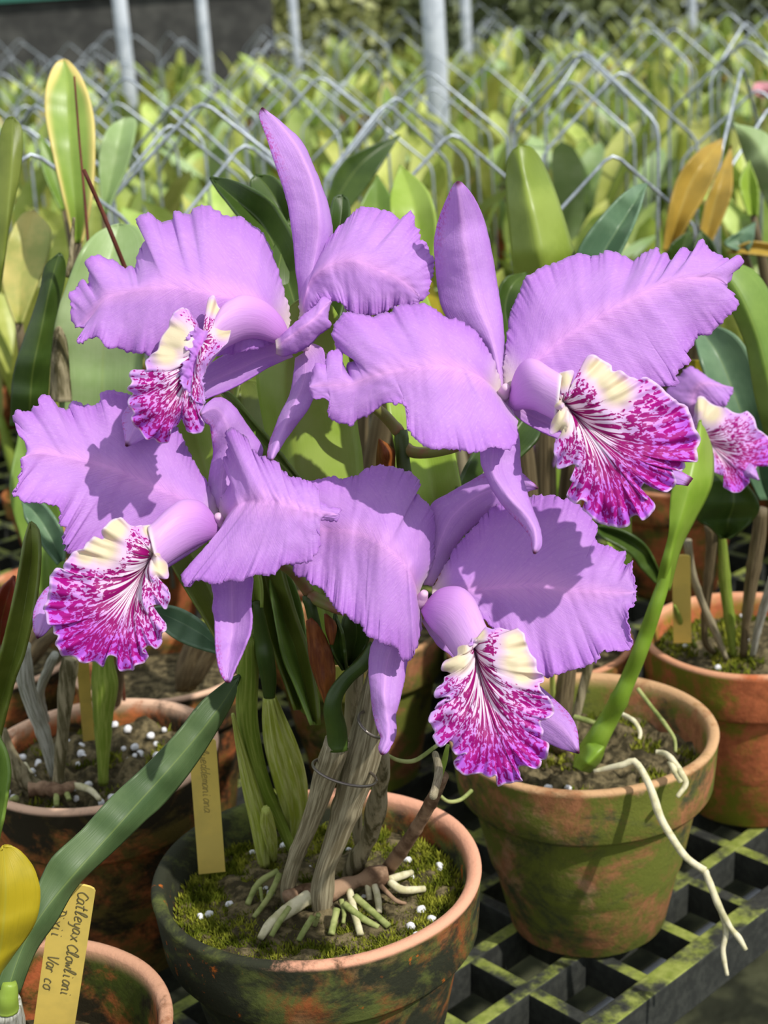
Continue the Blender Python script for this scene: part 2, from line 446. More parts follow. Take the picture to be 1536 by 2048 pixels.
def pot_mat(name, clay, moss, dark, moss_t, dark_t, rim_c, xb=0.0, pale=None, spk=None, seed=0.0):
    m = NT(name); oc = m.coord('Object', loc=(seed, seed * 0.7, 0))
    raw = m.n('ShaderNodeTexCoord'); sx = m.n('ShaderNodeSeparateXYZ'); m.l(raw.outputs['Object'], sx.inputs[0])
    n1 = m.noise(oc, 20, 8, 0.72, 0.3); n2 = m.noise(m.coord('Object', loc=(3 + seed, 1, 5), scale=(1, 1, 1.4)), 17, 8, 0.7, 0.4)
    n3 = m.noise(m.coord('Object', loc=(7, 2 + seed, 1)), 110, 6, 0.72); n4 = m.noise(oc, 300, 3, 0.7)
    clay_v = m.mix(m.sstep(n3, 0.35, 0.7), clay, tuple(c * 0.62 for c in clay[:3]) + (1,))
    c = clay_v
    if pale: c = m.mix(m.math('MULTIPLY', m.sstep(m.noise(m.coord('Object', loc=(9, 4, 2 + seed)), 11, 4, 0.6), 0.5, 0.68), 0.75), c, pale)
    xo = m.math('MULTIPLY', sx.outputs[0], xb)
    c = m.mix(m.sstep(m.math('SUBTRACT', n1, xo), moss_t - 0.07, moss_t + 0.09), c, moss)
    c = m.mix(m.sstep(m.math('SUBTRACT', n2, m.math('MULTIPLY', xo, 0.6)), dark_t - 0.06, dark_t + 0.1), c, dark)
    if spk: c = m.mix(m.sstep(m.math('MULTIPLY', n3, m.math('ADD', n1, 0.45)), 0.60, 0.68), c, spk)
    # the lip of the rim is rubbed bare
    at = m.n('ShaderNodeUVMap'); su = m.n('ShaderNodeSeparateXYZ'); m.l(at.outputs[0], su.inputs[0])
    rim = m.math('MULTIPLY', m.sstep(su.outputs[1], 0.40, 0.44), m.math('SUBTRACT', 1.0, m.sstep(su.outputs[1], 0.58, 0.64)))
    rimk = m.math('MULTIPLY', rim, m.sstep(m.math('ADD', m.math('ADD', n1, m.math('MULTIPLY', n3, 0.4)), m.math('MULTIPLY', sx.outputs[0], 5.0 * (1 if xb else 0))), 0.52, 0.72))
    c = m.mix(rimk, c, rim_c)
    m.color(c); m.rough(0.9); m.spec(0.15)
    m.bump(m.math('ADD', n3, m.math('MULTIPLY', n4, 0.6)), 0.5, 0.0014); return m.m
TERRA = srgb(186, 106, 66); PINK = srgb(214, 158, 128)
M_POT_C = pot_mat('pot_mossy_dark', srgb(150, 84, 46), srgb(92, 100, 50), srgb(46, 48, 36), 0.40, 0.43, srgb(218, 160, 132), 0.7, srgb(150, 146, 104), srgb(178, 96, 34))
M_POT_R = pot_mat('pot_green_stained', srgb(172, 116, 80), srgb(106, 112, 46), srgb(70, 74, 50), 0.47, 0.56, srgb(196, 156, 116), 0.0, srgb(202, 168, 146), None, 2.0)
M_POT_RR = pot_mat('pot_orange', srgb(190, 108, 70), srgb(116, 116, 34), srgb(120, 84, 44), 0.52, 0.64, srgb(206, 150, 116), 0.0, None, None, 5.0)
M_POT_L = pot_mat('pot_left', srgb(186, 104, 60), srgb(98, 84, 40), srgb(44, 38, 26), 0.48, 0.50, srgb(214, 176, 150), 0.0, None, None, 8.0)
M_POT_BL = pot_mat('pot_corner', srgb(170, 92, 54), srgb(62, 72, 24), srgb(36, 32, 20), 0.46, 0.50, srgb(196, 148, 120), 0.0, None, None, 11.0)
M_POT_X = pot_mat('pot_plain', srgb(176, 100, 62), srgb(98, 96, 40), srgb(60, 50, 32), 0.52, 0.56, srgb(196, 140, 108), 0.0, None, None, 14.0)
M_SOIL = plain('potting_mix', srgb(62, 56, 40), 0.95, 0.1, 120, srgb(118, 106, 78), 0.9, 0.004)
M_MOSS = plain('moss', srgb(84, 94, 22), 0.9, 0.1, 60, srgb(150, 152, 54))
M_PERL = plain('perlite', srgb(228, 228, 232), 0.8, 0.2)
M_BULB_G = plain('bulb_green', srgb(156, 168, 62), 0.55, 0.25, 1.0, srgb(192, 198, 124), 0.4, 0.0012, (5, 26, 1), kind='UV')
M_BULB_G2 = plain('bulb_dark_green', srgb(110, 132, 44), 0.55, 0.25, 1.0, srgb(146, 160, 74), 0.4, 0.0012, (5, 26, 1), kind='UV')
M_BULB_B = plain('bulb_sheathed', srgb(120, 110, 86), 0.55, 0.25, 1.0, srgb(176, 166, 138), 0.4, 0.0012, (5, 26, 1), kind='UV')
M_BULB_S = plain('bulb_silver', srgb(184, 184, 174), 0.55, 0.25, 1.0, srgb(124, 124, 108), 0.4, 0.0012, (5, 26, 1), kind='UV')
M_BULB_D = plain('bulb_brown', srgb(88, 76, 56), 0.55, 0.25, 1.0, srgb(126, 112, 84), 0.4, 0.0012, (5, 26, 1), kind='UV')
M_FIB = plain('bulb_fibrous', srgb(150, 140, 112), 0.8, 0.15, 50, srgb(84, 78, 52), 0.9, 0.003, (4, 4, 0.4), (0.42, 0.6))
M_RHIZ = plain('rhizome', srgb(150, 122, 98), 0.75, 0.2, 80, srgb(96, 72, 54), 0.7, 0.002)
M_ROOT = plain('root_white', srgb(218, 210, 178), 0.7, 0.2, 120, srgb(186, 180, 138), 0.3, 0.0008)
M_ROOT_G = plain('root_green', srgb(158, 164, 104), 0.7, 0.2, 100, srgb(120, 132, 70), 0.3, 0.0008)
M_BRACT = plain('dry_bract', srgb(96, 44, 16), 0.55, 0.3, 60, srgb(140, 82, 34), 0.6, 0.002, (3, 3, 0.5))
M_FSTEM = plain('flower_stem', srgb(122, 128, 62), 0.45, 0.35, 40, srgb(138, 92, 70))
M_STAKE = plain('red_stake', srgb(82, 40, 30), 0.6, 0.2, 60, srgb(104, 56, 40))
M_WIRE = plain('galvanised_wire', srgb(176, 184, 194), 0.42, 0.5, 90, srgb(140, 148, 158), metal=0.55)
M_TIE = plain('tie_wire', srgb(128, 120, 112), 0.35, 0.5, metal=0.7)
M_STEEL = plain('galvanised_post', srgb(206, 212, 222), 0.5, 0.4, 20, srgb(176, 184, 196), metal=0.15)
M_TAG = plain('tag_plastic', srgb(222, 194, 98), 0.55, 0.3, 30, srgb(202, 178, 92))
M_INK = plain('pencil', srgb(98, 90, 60), 0.8)
M_INK2 = plain('pencil_faint', srgb(164, 146, 84), 0.8)
def bench_mat():
    m = NT('bench_lattice'); g = m.n('ShaderNodeNewGeometry'); sx = m.n('ShaderNodeSeparateXYZ'); m.l(g.outputs['True Normal'], sx.inputs[0])
    n1 = m.noise(m.coord('Object'), 26, 5, 0.65); n2 = m.noise(m.coord('Object', loc=(2, 3, 4)), 140, 3, 0.6)
    base = m.mix(m.sstep(n2, 0.35, 0.7), srgb(34, 36, 33), srgb(52, 54, 49))
    alg = m.mix(m.sstep(n2, 0.3, 0.7), srgb(118, 130, 48), srgb(146, 154, 76))
    c = m.mix(m.math('MULTIPLY', m.sstep(sx.outputs[2], 0.5, 0.9), m.sstep(n1, 0.42, 0.6)), base, alg)
    m.color(c); m.rough(0.7); m.bump(n2, 0.3, 0.001); return m.m
M_BENCH = bench_mat()
M_FLOOR = plain('ground', srgb(42, 44, 34), 0.95, 0.1, 14, srgb(74, 76, 56), 0.8, 0.02)
M_WALL = plain('shade_wall', srgb(62, 62, 60), 0.9, 0.1, 8, srgb(86, 86, 82), thr=(0.35, 0.75))
M_TEAL = plain('teal_rail', srgb(60, 120, 104), 0.5)
M_PIPE = plain('white_pipe', srgb(210, 214, 222), 0.5)

# ------------------------------------------------------------------ setting
fv, ff = box_data(1, 5, -0.78, 30, 30, 0.06)
struct(mesh_obj('floor', fv, ff, M_FLOOR, smooth=False))
fv, ff = box_data(-6.35, 11.6, 0.35, 11.6, 0.08, 2.2)
struct(mesh_obj('wall_back', fv, ff, M_WALL, smooth=False))
fv, ff = box_data(-6.35, 11.53, 0.785, 11.6, 0.05, 0.06)
struct(mesh_obj('trim_1', fv, ff, M_TEAL, smooth=False))

# galvanised posts of the growing house: foot at the floor, position from the photo
def post(px, py, width, real, label):
    d = FPX * real / width
    p = P(px, py, d); 
    t = thing('greenhouse_post', (p.x, p.y, -0.75), label, 'post', None)
    V, Fc, UV = tube_data([Vector((p.x, p.y, -0.75)), Vector((p.x, p.y, 0.6)), Vector((p.x, p.y, 2.6))], real / 2, 20)
    mesh_obj('pipe', V, Fc, M_STEEL, t)
    V, Fc, UV = tube_data([Vector((p.x, p.y, -0.75)), Vector((p.x, p.y, -0.735))], real * 1.3, 20)
    mesh_obj('foot_plate', V, Fc, M_STEEL, t)
post(868, 60, 46, 0.06, 'thick galvanised steel post rising above the middle of the plant rows')
post(242, 30, 29, 0.05, 'leftmost pale steel post, in front of the dark back wall')
post(405, 30, 21, 0.05, 'slim steel post second from the left, before the dark wall')
post(586, 20, 18, 0.05, 'slim steel post at the right end of the dark back wall')
post(931, 20, 21, 0.05, 'slim steel post just right of the thick middle post')
post(1384, 20, 17, 0.05, 'farthest slim steel post at the right, before the bushes')

# lattice bench: two sets of bars at 42 and -48 degrees, edge rail along the aisle
AU = math.radians(42.2); UX = Vector((math.cos(AU), math.sin(AU), 0)); NX = Vector((-math.sin(AU), math.cos(AU), 0))
def un(a, b, z=0): return UX * a + NX * b + Vector((0, 0, z))
NE = 0.53
bench = thing('lattice_bench', un(0.8, 0.9, -0.75), 'dark plastic lattice bench with algae on its bars, under the clay pots', 'bench')
def bar(name, a0, a1, b0, b1, w, h, z=0.0, bev=0.0012):
    A = un(a0, b0); B = un(a1, b1); c = (A + B) / 2; v = B - A
    V, Fc = box_data(c.x, c.y, z - h / 2, v.length, w, h, math.atan2(v.y, v.x), bev)
    return mesh_obj(name, V, Fc, M_BENCH, bench, smooth=False)
U_MIN, U_MAX, N_MAX = -0.50, 2.6, 2.4
bar('edge_rail', U_MIN, U_MAX, NE - 0.006, NE - 0.006, 0.017, 0.034)
k = 0
b = NE + 0.052
while b < N_MAX:
    bar('lattice_bar', U_MIN, U_MAX, b, b, 0.0105, 0.026, -0.0005); b += 0.0525; k += 1
a = 0.626 - 0.0577 * 19
while a < U_MAX:
    bar('cross_bar', a, a, NE - 0.004, N_MAX, 0.0098, 0.024, -0.001, 0.001); a += 0.0577
for a_, b_ in ((-0.3, 0.62), (2.4, 0.62), (-0.3, 2.2), (2.4, 2.2)):
    c = un(a_, b_); V, Fc = box_data(c.x, c.y, -0.40, 0.04, 0.04, 0.70, AU, 0.003)
    mesh_obj('leg', V, Fc, M_BENCH, bench, smooth=False)
for i, (b_, lab) in enumerate(((0.60, 'white pipe running under the lattice bench nearest the edge'), (1.0, 'second white pipe under the lattice bench, farther from the edge'))):
    o = wtube('water_pipe', [un(-0.4, b_, -0.085), un(2.5, b_, -0.085)], 0.008, M_PIPE, None, seg=12)
    tag(o, lab, 'pipe')
# rows behind: simple tables that carry the plants
def table(x0, x1, y0, y1, lab):
    t = thing('plant_table', ((x0 + x1) / 2, (y0 + y1) / 2, -0.75), lab, 'table')
    V, Fc = box_data((x0 + x1) / 2, (y0 + y1) / 2, -0.055, x1 - x0, y1 - y0, 0.03, 0, 0.003)
    mesh_obj('table_top', V, Fc, M_BENCH, t, smooth=False)
    for x in (x0 + 0.06, x1 - 0.06):
        for y in (y0 + 0.06, y1 - 0.06):
            V, Fc = box_data(x, y, -0.41, 0.05, 0.05, 0.68, 0, 0.003); mesh_obj('leg', V, Fc, M_BENCH, t, smooth=False)

# ------------------------------------------------------------------ pots
def pot_profile(R, Hh):
    s = R / 0.09; h = Hh
    return [(0.004, 0.0), (0.050 * s, 0.0), (0.054 * s, 0.003), (0.066 * s, h * 0.40), (0.0775 * s, h * 0.69), (0.0785 * s, h * 0.715),
            (0.0845 * s, h * 0.722), (0.0862 * s, h * 0.74), (0.0875 * s, h * 0.85), (0.0890 * s, h * 0.965), (0.0897 * s, h * 0.985), (0.0888 * s, h * 0.997),
            (0.0865 * s, h * 1.0), (0.0838 * s, h * 0.996), (0.0820 * s, h * 0.98), (0.0800 * s, h * 0.90), (0.077 * s, h * 0.70),
            (0.066 * s, h * 0.35), (0.05 * s, 0.012), (0.003, 0.012)]
def pot_mesh(name, R, Hh, mat, seg=96, wob=0.0012, seed=0):
    V, Fc, UV = lathe(pot_profile(R, Hh), seg, wob, seed)
    # v coordinate runs along the profile (0.40-0.62 is the lip of the rim)
    n = len(pot_profile(R, Hh)); tv = [0, .03, .06, .14, .24, .27, .29, .31, .35, .39, .43, .47, .51, .55, .60, .66, .75, .86, .95, 1]
    UV = [(UV[i][0], tv[i // seg]) for i in range(len(UV))]
    me = mesh_obj(name, V, Fc, mat, None, uvs=UV)
    return me
def soil_mesh(name, r, z, mat, amp=0.004, seed=0, n=28, seg=56, mound=0.0):
    V = [Vector((0, 0, z + mound))]; Fc = []
    for i in range(1, n + 1):
        for j in range(seg):
            th = 2 * math.pi * j / seg; rr = r * i / n
            x, y = math.cos(th) * rr, math.sin(th) * rr
            h = amp * (mnoise.noise(Vector((x * 70, y * 70, seed))) + 0.6 * mnoise.noise(Vector((x * 190, y * 190, seed + 4)))) + mound * (1 - (i / n) ** 2)
            V.append(Vector((x, y, z + h)))
    for j in range(seg): Fc.append((0, 1 + j, 1 + (j + 1) % seg))
    for i in range(n - 1):
        for j in range(seg):
            a0 = 1 + i * seg + j; b0 = 1 + i * seg + (j + 1) % seg
            Fc.append((a0, a0 + seg, b0 + seg, b0))
    return mesh_obj(name, V, Fc, mat)
def place(o, loc, parent): o.location = loc; adopt(o, parent); return o

PELLET = None
def pellets(parent, c, r, z, n, seed, rmin=0.0017, rmax=0.0032):
    """white perlite beads, each a sub-part of the potting mix"""
    global PELLET
    rnd = random.Random(seed)
    if PELLET is None:
        bm = bmesh.new(); bmesh.ops.create_icosphere(bm, subdivisions=2, radius=1)
        for v in bm.verts: v.co *= 1 + 0.22 * mnoise.noise(v.co * 1.6)
        PELLET = bpy.data.meshes.new('perlite_pellet'); bm.to_mesh(PELLET); bm.free()
        PELLET.polygons.foreach_set('use_smooth', [True] * len(PELLET.polygons)); PELLET.materials.append(M_PERL)
    for i in range(n):
        th = rnd.uniform(0, 6.283); rr = r * math.sqrt(rnd.uniform(0.05, 1))
        o = bpy.data.objects.new('perlite_pellet', PELLET); COL.objects.link(o)
        s = rnd.uniform(rmin, rmax); o.scale = (s, s, s * 0.85); o.rotation_euler = (rnd.uniform(0, 3), rnd.uniform(0, 3), 0)
        o.location = (c[0] + math.cos(th) * rr, c[1] + math.sin(th) * rr, z + s * 0.35); adopt(o, parent)
def moss_tufts(parent, c, r, z, n, seed, mask=0.0, hgt=0.006):
    rnd = random.Random(seed); V = []; Fc = []
    cnt = 0
    while cnt < n:
        th = rnd.uniform(0, 6.283); rr = r * math.sqrt(rnd.uniform(0, 1)); x, y = math.cos(th) * rr, math.sin(th) * rr
        cnt += 1
        if mnoise.noise(Vector((x * 34, y * 34, seed))) < mask: continue
        a = rnd.uniform(0, 6.283); w_ = rnd.uniform(0.0005, 0.0011); h = hgt * rnd.uniform(0.5, 1.2); lx, ly = rnd.uniform(-.6, .6) * h, rnd.uniform(-.6, .6) * h
        k0 = len(V); zz = z - 0.001
        V += [Vector((c[0] + x + math.cos(a) * w_, c[1] + y + math.sin(a) * w_, zz)), Vector((c[0] + x - math.cos(a) * w_, c[1] + y - math.sin(a) * w_, zz)),
              Vector((c[0] + x + lx * .5 - math.cos(a) * w_, c[1] + y + ly * .5 - math.sin(a) * w_, zz + h * 0.6)), Vector((c[0] + x + lx, c[1] + y + ly, zz + h))]
        Fc += [(k0, k0 + 1, k0 + 2), (k0, k0 + 2, k0 + 3)]
    o = mesh_obj('moss', V, Fc, M_MOSS, parent, smooth=False); o['kind'] = 'stuff'; return o

def potted(label, loc, R, Hh, mat, soil_z, seed=0, group=None, soil_r=None, npel=0, nmoss=0, mmask=0.0, amp=0.004, mound=0.0):
    t = thing('potted_orchid', loc, label, 'orchid', group)
    p = place(pot_mesh('pot', R, Hh, mat, seed=seed), loc, t)
    sr = soil_r or R * 0.885
    s = place(soil_mesh('potting_mix', sr, 0, M_SOIL, amp, seed, mound=mound), (loc[0], loc[1], loc[2] + soil_z), t)
    if npel: pellets(s, (loc[0], loc[1]), sr * 0.92, loc[2] + soil_z + 0.002, npel, seed + 1)
    if nmoss: moss_tufts(t, (loc[0], loc[1]), sr * 0.97, loc[2] + soil_z, nmoss, seed + 2, mmask)
    return t

PC = P(633, 1735, 0.878); PR_ = P(1165, 1455, 1.03); PRR = P(1500, 1262, 1.17); PL = P(195, 1500, 1.03); PBL = P(5, 2070, 0.78)
main = potted('orchid in the mossy clay pot in front, carrying the four large lilac flowers', (PC.x, PC.y, 0), 0.095, PC.z, M_POT_C, PC.z - 0.022, 3, npel=34, nmoss=36000, mmask=-0.34, amp=0.005, mound=0.006)
tR = potted('orchid with one bright green folded leaf, in the green-stained pot right of the front pot', (PR_.x, PR_.y, 0), 0.09, PR_.z, M_POT_R, PR_.z - 0.030, 5, npel=8, nmoss=5000, mmask=0.1, amp=0.009)
tRR = potted('orchid with several upright canes in the orange clay pot at the right edge', (PRR.x, PRR.y, 0), 0.083, PRR.z, M_POT_RR, PRR.z - 0.018, 7, npel=6, nmoss=5000, mmask=-0.1)
tL = potted('orchid with grey papery canes in the clay pot at the left edge', (PL.x, PL.y, 0), 0.082, PL.z, M_POT_L, PL.z - 0.017, 9, npel=55, nmoss=3500, mmask=0.15, amp=0.009)
tBL = potted('orchid with the long strap leaf, in the clay pot at the bottom left', (PBL.x, PBL.y, 0), 0.0865, PBL.z, M_POT_BL, PBL.z - 0.045, 11, npel=4)

# ------------------------------------------------------------------ flowers
def flower(parent, col_path, col_d, label=None):
    """column and ovary are the flower's own mesh; petals, sepals and lip hang on it"""
    o = stem('flower', col_path, col_d, M_COLUMN, parent, n=12, seg=12)
    if label: o['label'] = label
    return o
def petal(fl, mid, L, R, dm, dL, dR, seed, ruf=0.004, freq=8,  jit=4.0, nu=240, nv=20, pw=1.7, wr=0.0004, name='petal'):
    return blade(name, mid, L, R, dm, dL, dR, M_PETAL, fl, 0.0006, nu=nu, nv=nv, ruf=ruf * 0.75, freq=freq * 0.7, jit=jit, seed=seed, pw=pw, wr=wr)
def sepal(fl, mid, L, R, dm, dL, dR, seed=1, ruf=0.0008, pw=1.5, nu=60, name='sepal'):
    return blade(name, mid, L, R, dm, dL, dR, M_SEPAL, fl, 0.0009, nu=nu, nv=12, ruf=ruf, freq=2.5, jit=0.6, seed=seed, pw=pw, wr=0.0004)
def lip_tube(fl, L, R, d0, d1, deep=0.85, nu=30, seg=36):
    Le, Ri = catmull(L, nu), catmull(R, nu); V = []; UV = []
    for i in range(nu):
        u = i / (nu - 1); d = d0 + (d1 - d0) * u
        c = (Le[i] + Ri[i]) / 2; h = (Ri[i] - Le[i]) / 2; w = h.length / FPX * d * deep
        for j in range(seg):
            th = 2 * math.pi * j / seg
            V.append(P(c.x + h.x * math.cos(th), c.y + h.y * math.cos(th), d - w * math.sin(th))); UV.append((u, j / seg))
    return mesh_obj('lip_tube', V, grid_faces(nu, seg, 0, True), M_TUBE, fl, uvs=UV, thick=0.0006)
def lip(fl, T, out, axis, d_T, d_top, d_bot, bulge, creams, seed, nth=560, nr=44, ruf=0.0045, name='lip', rw=1.0):
    """frilled lip: T throat, out = traced margin, axis = end of the midline, creams = [(x, y, radius px)] pale eyes"""
    O = catmull(out, nth, closed=True)
    T = Vector(T); ax = Vector(axis) - T; a0 = math.atan2(ax.y, ax.x); axl = ax.length
    rnd = random.Random(seed); ph = [rnd.uniform(0, 6.28) for _ in range(6)]
    # cumulative perimeter for the frills
    cum = [0.0]
    for i in range(1, nth): cum.append(cum[-1] + (O[i] - O[i - 1]).length)
    tot = cum[-1] + (O[0] - O[-1]).length
    su_ = [c_ / tot for c_ in cum]
    V = []; UV = []; CO = []
    for i in range(nr):
        r = (i / (nr - 1)) ** 0.85
        for j in range(nth):
            e = O[j] - T
            ang = math.atan2(e.y, e.x) - a0
            ang = (ang + math.pi) % (2 * math.pi) - math.pi
            s = cum[j] / 100.0
            # the veins leave the midline like the barbs of a feather
            pj = max(0.0, min(0.78, e.dot(ax) / axl / axl * 0.72))
            B_ = ax * pj
            p = T + B_ * (2 * r * (1 - r)) + e * (r * r)
            rl = r
            down = 0.5 + 0.5 * math.cos(ang)
            dE = d_top + (d_bot - d_top) * down
            wv = math.sin(s * 9.0 + ph[0]) * 0.5 + math.sin(s * 15.7 + ph[1]) * 0.35 + math.sin(s * 27.0 + ph[2]) * 0.22
            fr = min(1.0, e.length / 150.0)
            dd = d_T + (dE - d_T) * r - bulge * math.sin(math.pi * min(r, 1.0)) + ruf * rw * fr * (max(0, r - 0.58) / 0.42) ** 2.2 * wv
            dd += 0.0022 * mnoise.noise(Vector((p.x * 0.03, p.y * 0.03, seed))) * r
            if r > 0.8:
                q = (r - 0.8) / 0.2
                p = p + Vector((mnoise.noise(Vector((s * 6, 1.5, seed))), mnoise.noise(Vector((s * 6, 7.5, seed))))) * (3.2 * q)
            V.append(P(p.x, p.y, dd))
            UV.append((su_[j], r))
            cm = 0.0
            for (cx, cy, cr) in creams:
                q = math.hypot(p.x - cx, p.y - cy) / (cr * 0.78)
                cm = max(cm, min(1.0, max(0.0, (1.4 - q) / 0.85)))
            dist = (O[j] - p).length
            mg = min(1.0, max(0.0, (26 - dist) / 20.0)) if r > 0.3 else 0.0
            dp = max(0.0, min(1.0, ((p - T).dot(ax) / axl / axl - 0.55) / 0.4))
            CO.append((cm, mg, dp))
    Fc = []
    for i in range(nr - 1):
        for j in range(nth):
            a = i * nth + j; b_ = i * nth + (j + 1) % nth
            Fc.append((a, a + nth, b_ + nth, b_))
    return mesh_obj(name, V, Fc, M_LIP, fl, uvs=UV, cols=CO, thick=0.0005)

# ---- flower one: upper left, seen half from the side
f1 = flower(main, K('O', '625,700,20 606,690,24 592,672,24 580,662,16'), [.762, .752, .742, .732], 'lilac flower at the upper left, turned to the left, with a tall narrow sepal')
sepal(f1, K('B', '410,1720 440,1500 490,1250 530,1000 520,800 470,600 390,420 300,280 200,160 95,60'),
      K('B', '395,1740 375,1460 352,1300 335,1100 315,950 290,800 245,650 210,550 170,430 140,330 100,220 75,150 72,100 95,60'),
      K('B', '430,1740 480,1500 560,1300 615,1150 632,1020 620,920 590,780 560,700 525,600 480,500 430,380 370,290 290,220 200,140 130,90 95,60'),
      [.750, .746, .742, .742, .748], [.756, .752, .746, .742, .749], [.760, .760, .757, .757, .750], 11)
petal(f1, K('O', '579,650 540,622 500,606 455,594 390,580 338,574 286,578 239,587 208,600 187,629 169,647 153,654'),
      K('O', '580,648 576,607 563,565 553,529 540,498', 'A', '1536,280 1480,230 1420,180 1350,128 1250,130 1180,90 1110,55 1040,40 990,70 970,105 910,105 875,85 845,82 825,105 820,150 770,170 700,155 665,115 630,92 590,115 548,152 600,205 622,250 610,330 560,430 540,530 500,500 470,525 420,495 380,460 340,462 290,435 250,430 195,445 158,475 180,540 190,610 170,650 150,620 110,625 95,670 28,715 45,770 45,860 55,930 90,975'),
      K('O', '579,652 560,680 500,700 430,714 360,724 310,724', 'A', '610,1170 560,1180 480,1170 430,1140 350,1140 300,1115 250,1060 200,1065 130,1095 90,1085 130,1030 165,975 90,975'),
      [.748, .728, .722, .722, .726, .732], [.75, .764, .768, .758, .742, .736], [.748, .738, .730, .722, .722, .730], 12, ruf=0.0045, freq=8)
p1r = petal(f1, K('B', '400,1700 420,1536 480,1370 620,1265 780,1232 950,1290 1150,1380 1300,1500'),
      K('B', '385,1720 385,1520 410,1380 450,1290 520,1200 580,1100 640,1020 720,940 800,870 860,825 960,825 1020,855 1090,860 1150,930 1190,890 1225,850 1260,900 1275,990 1300,1000 1310,1080 1355,1085 1380,1180 1410,1230 1412,1310 1390,1400 1370,1480', 'D', '1350,130 1290,180'),
      K('D', '390,350 440,260 510,190 560,140 640,155 720,190 760,240 850,275 960,265 1050,240 1130,195 1200,210 1290,180'),
      [.748, .742, .734, .730, .732, .736], [.752, .754, .756, .752, .744, .738], [.748, .738, .734, .734, .738, .738], 13, ruf=0.004, freq=8)
petal(f1, K('D', '200,520 290,450 400,370 500,290 570,210 620,160'),
      K('D', '195,470 290,380 400,280 500,200 560,130 625,155'),
      K('D', '200,560 260,585 400,540 480,480 520,430 620,355 600,300 605,230 628,165'),
      [.733, .730, .727, .728, .734], [.734, .732, .731, .732, .736], [.738, .736, .734, .733, .736], 14, ruf=0.0012, freq=3, jit=1.5, nu=50, nv=10)
sepal(f1, K('C', '1250,540 1080,560 900,640 700,730 500,820 300,920 150,1030 45,1215'),
      K('C', '1200,470 1080,465 950,470 800,530 650,620 500,700 300,780 150,860 50,940 15,1010 30,1110 45,1215'),
      K('C', '1270,560 1080,640 950,720 800,800 640,865 500,950 300,1100 100,1200 45,1215'),
      [.752, .752, .750, .742, .732], [.752, .756, .756, .748, .734], [.752, .746, .744, .740, .733], 15)
sepal(f1, K('D', '410,560 430,700 390,850 320,1000 240,1180 190,1300 165,1390'),
      K('D', '350,600 340,700 310,880 240,1020 190,1150 150,1260 135,1370 165,1390'),
      K('D', '480,490 560,530 580,650 560,760 490,900 440,1000 370,1090 290,1200 230,1290 165,1390'),
      [.752, .744, .734, .724], [.754, .752, .744, .727], [.754, .748, .740, .727], 16)
lip_tube(f1, K('C', '1230,380 1190,290 1100,190 1000,130 900,112 820,140 750,190 690,290'),
         K('C', '1200,480 1100,450 1000,425 900,435 820,470 740,515 680,580 620,660'), .742, .712)
lip(f1, K('C', '600,440')[0], K('C', '470,205 410,222 370,280 340,370 300,430 270,520 185,595 200,660 150,680 95,650 65,690 85,750 55,800 90,830 65,880 60,920 100,970 80,1010 100,1060 150,1100 190,1170 240,1160 300,1195 355,1180 370,1100 425,1055 445,1010 480,1070 500,1112 590,1115 612,1060 580,980 612,920 622,830 600,750 610,690 650,600 720,520 800,430 800,290 760,240 720,195 690,120 650,130 637,190 680,270 690,340 600,380 540,270'),
    K('C', '330,1150')[0], .714, .716, .694, .012, [K('C', '400,420')[0] + (44,), K('C', '340,540')[0] + (36,), K('C', '760,370')[0] + (26,), K('C', '700,200')[0] + (24,)], 17, ruf=0.004)
# curled inner margin of the lip
blade('lip', K('C', '610,370 600,450 560,560 540,640 520,740 560,840 590,900'), K('C', '560,340 470,460 510,560 460,610 435,720 470,800 560,900'),
      K('C', '665,370 640,490 600,570 600,640 610,740 620,860 610,920'), [.700, .697, .694, .692], [.696, .693, .691, .690], [.706, .703, .700, .696], petal_mat('lip_frill', srgb(196, 130, 226), srgb(206, 120, 224), srgb(214, 170, 240), srgb(214, 150, 236)), f1, 0.0005,
      nu=70, nv=12, ruf=0.004, freq=7, jit=6, seed=18, wr=0.001)

# ---- flower two: upper right, facing right
f2 = flower(main, K('O', '985,812,20 1000,800,22 1008,786,26 1012,772,14'), [.735, .727, .718, .712], 'largest lilac flower, at the upper right, with the widest spread petals')
sepal(f2, K('R2', '665,735 630,560 580,430 550,300 530,170 520,80 518,38'),
      K('R2', '655,735 600,600 530,540 475,470 455,400 445,300 442,230 460,150 485,90 505,50 518,38'),
      K('R2', '672,735 670,600 665,500 650,400 630,280 610,190 590,130 560,75 530,42 518,38'),
      [.722, .726, .728, .722, .710], [.726, .736, .740, .734, .712], [.726, .736, .740, .734, .712], 21)
petal(f2, K('E', '1275,660 1150,560 1000,505 850,492 700,505 560,530 440,560 330,600 230,610 130,610 60,620'),
      K('E', '1280,640 1275,560 1230,430 1150,300 1080,230 1000,190 940,180 900,155 850,110 790,90 700,95 620,105 580,140 520,155 460,175 380,160 290,140 240,190 212,260 215,330 240,370 300,388 350,390 340,430 355,450 310,475 300,530 270,470 260,410 265,375 190,395 165,440 165,480 110,470 85,520 60,620'),
      K('E', '1290,740 1350,780 1395,850 1395,920 1370,990 1320,1020 1230,1005 1150,1035 1080,1040 1000,1025 900,1020 820,1010 770,980 720,930 690,870 692,800 680,745 620,728 560,730 500,750 440,800 360,835 330,870 260,855 200,830 180,770 190,710 100,690 62,650 60,620'),
      [.720, .706, .698, .698, .702, .704], [.722, .724, .722, .716, .714, .706], [.714, .692, .690, .698, .702, .704], 22, ruf=0.0035, freq=7)
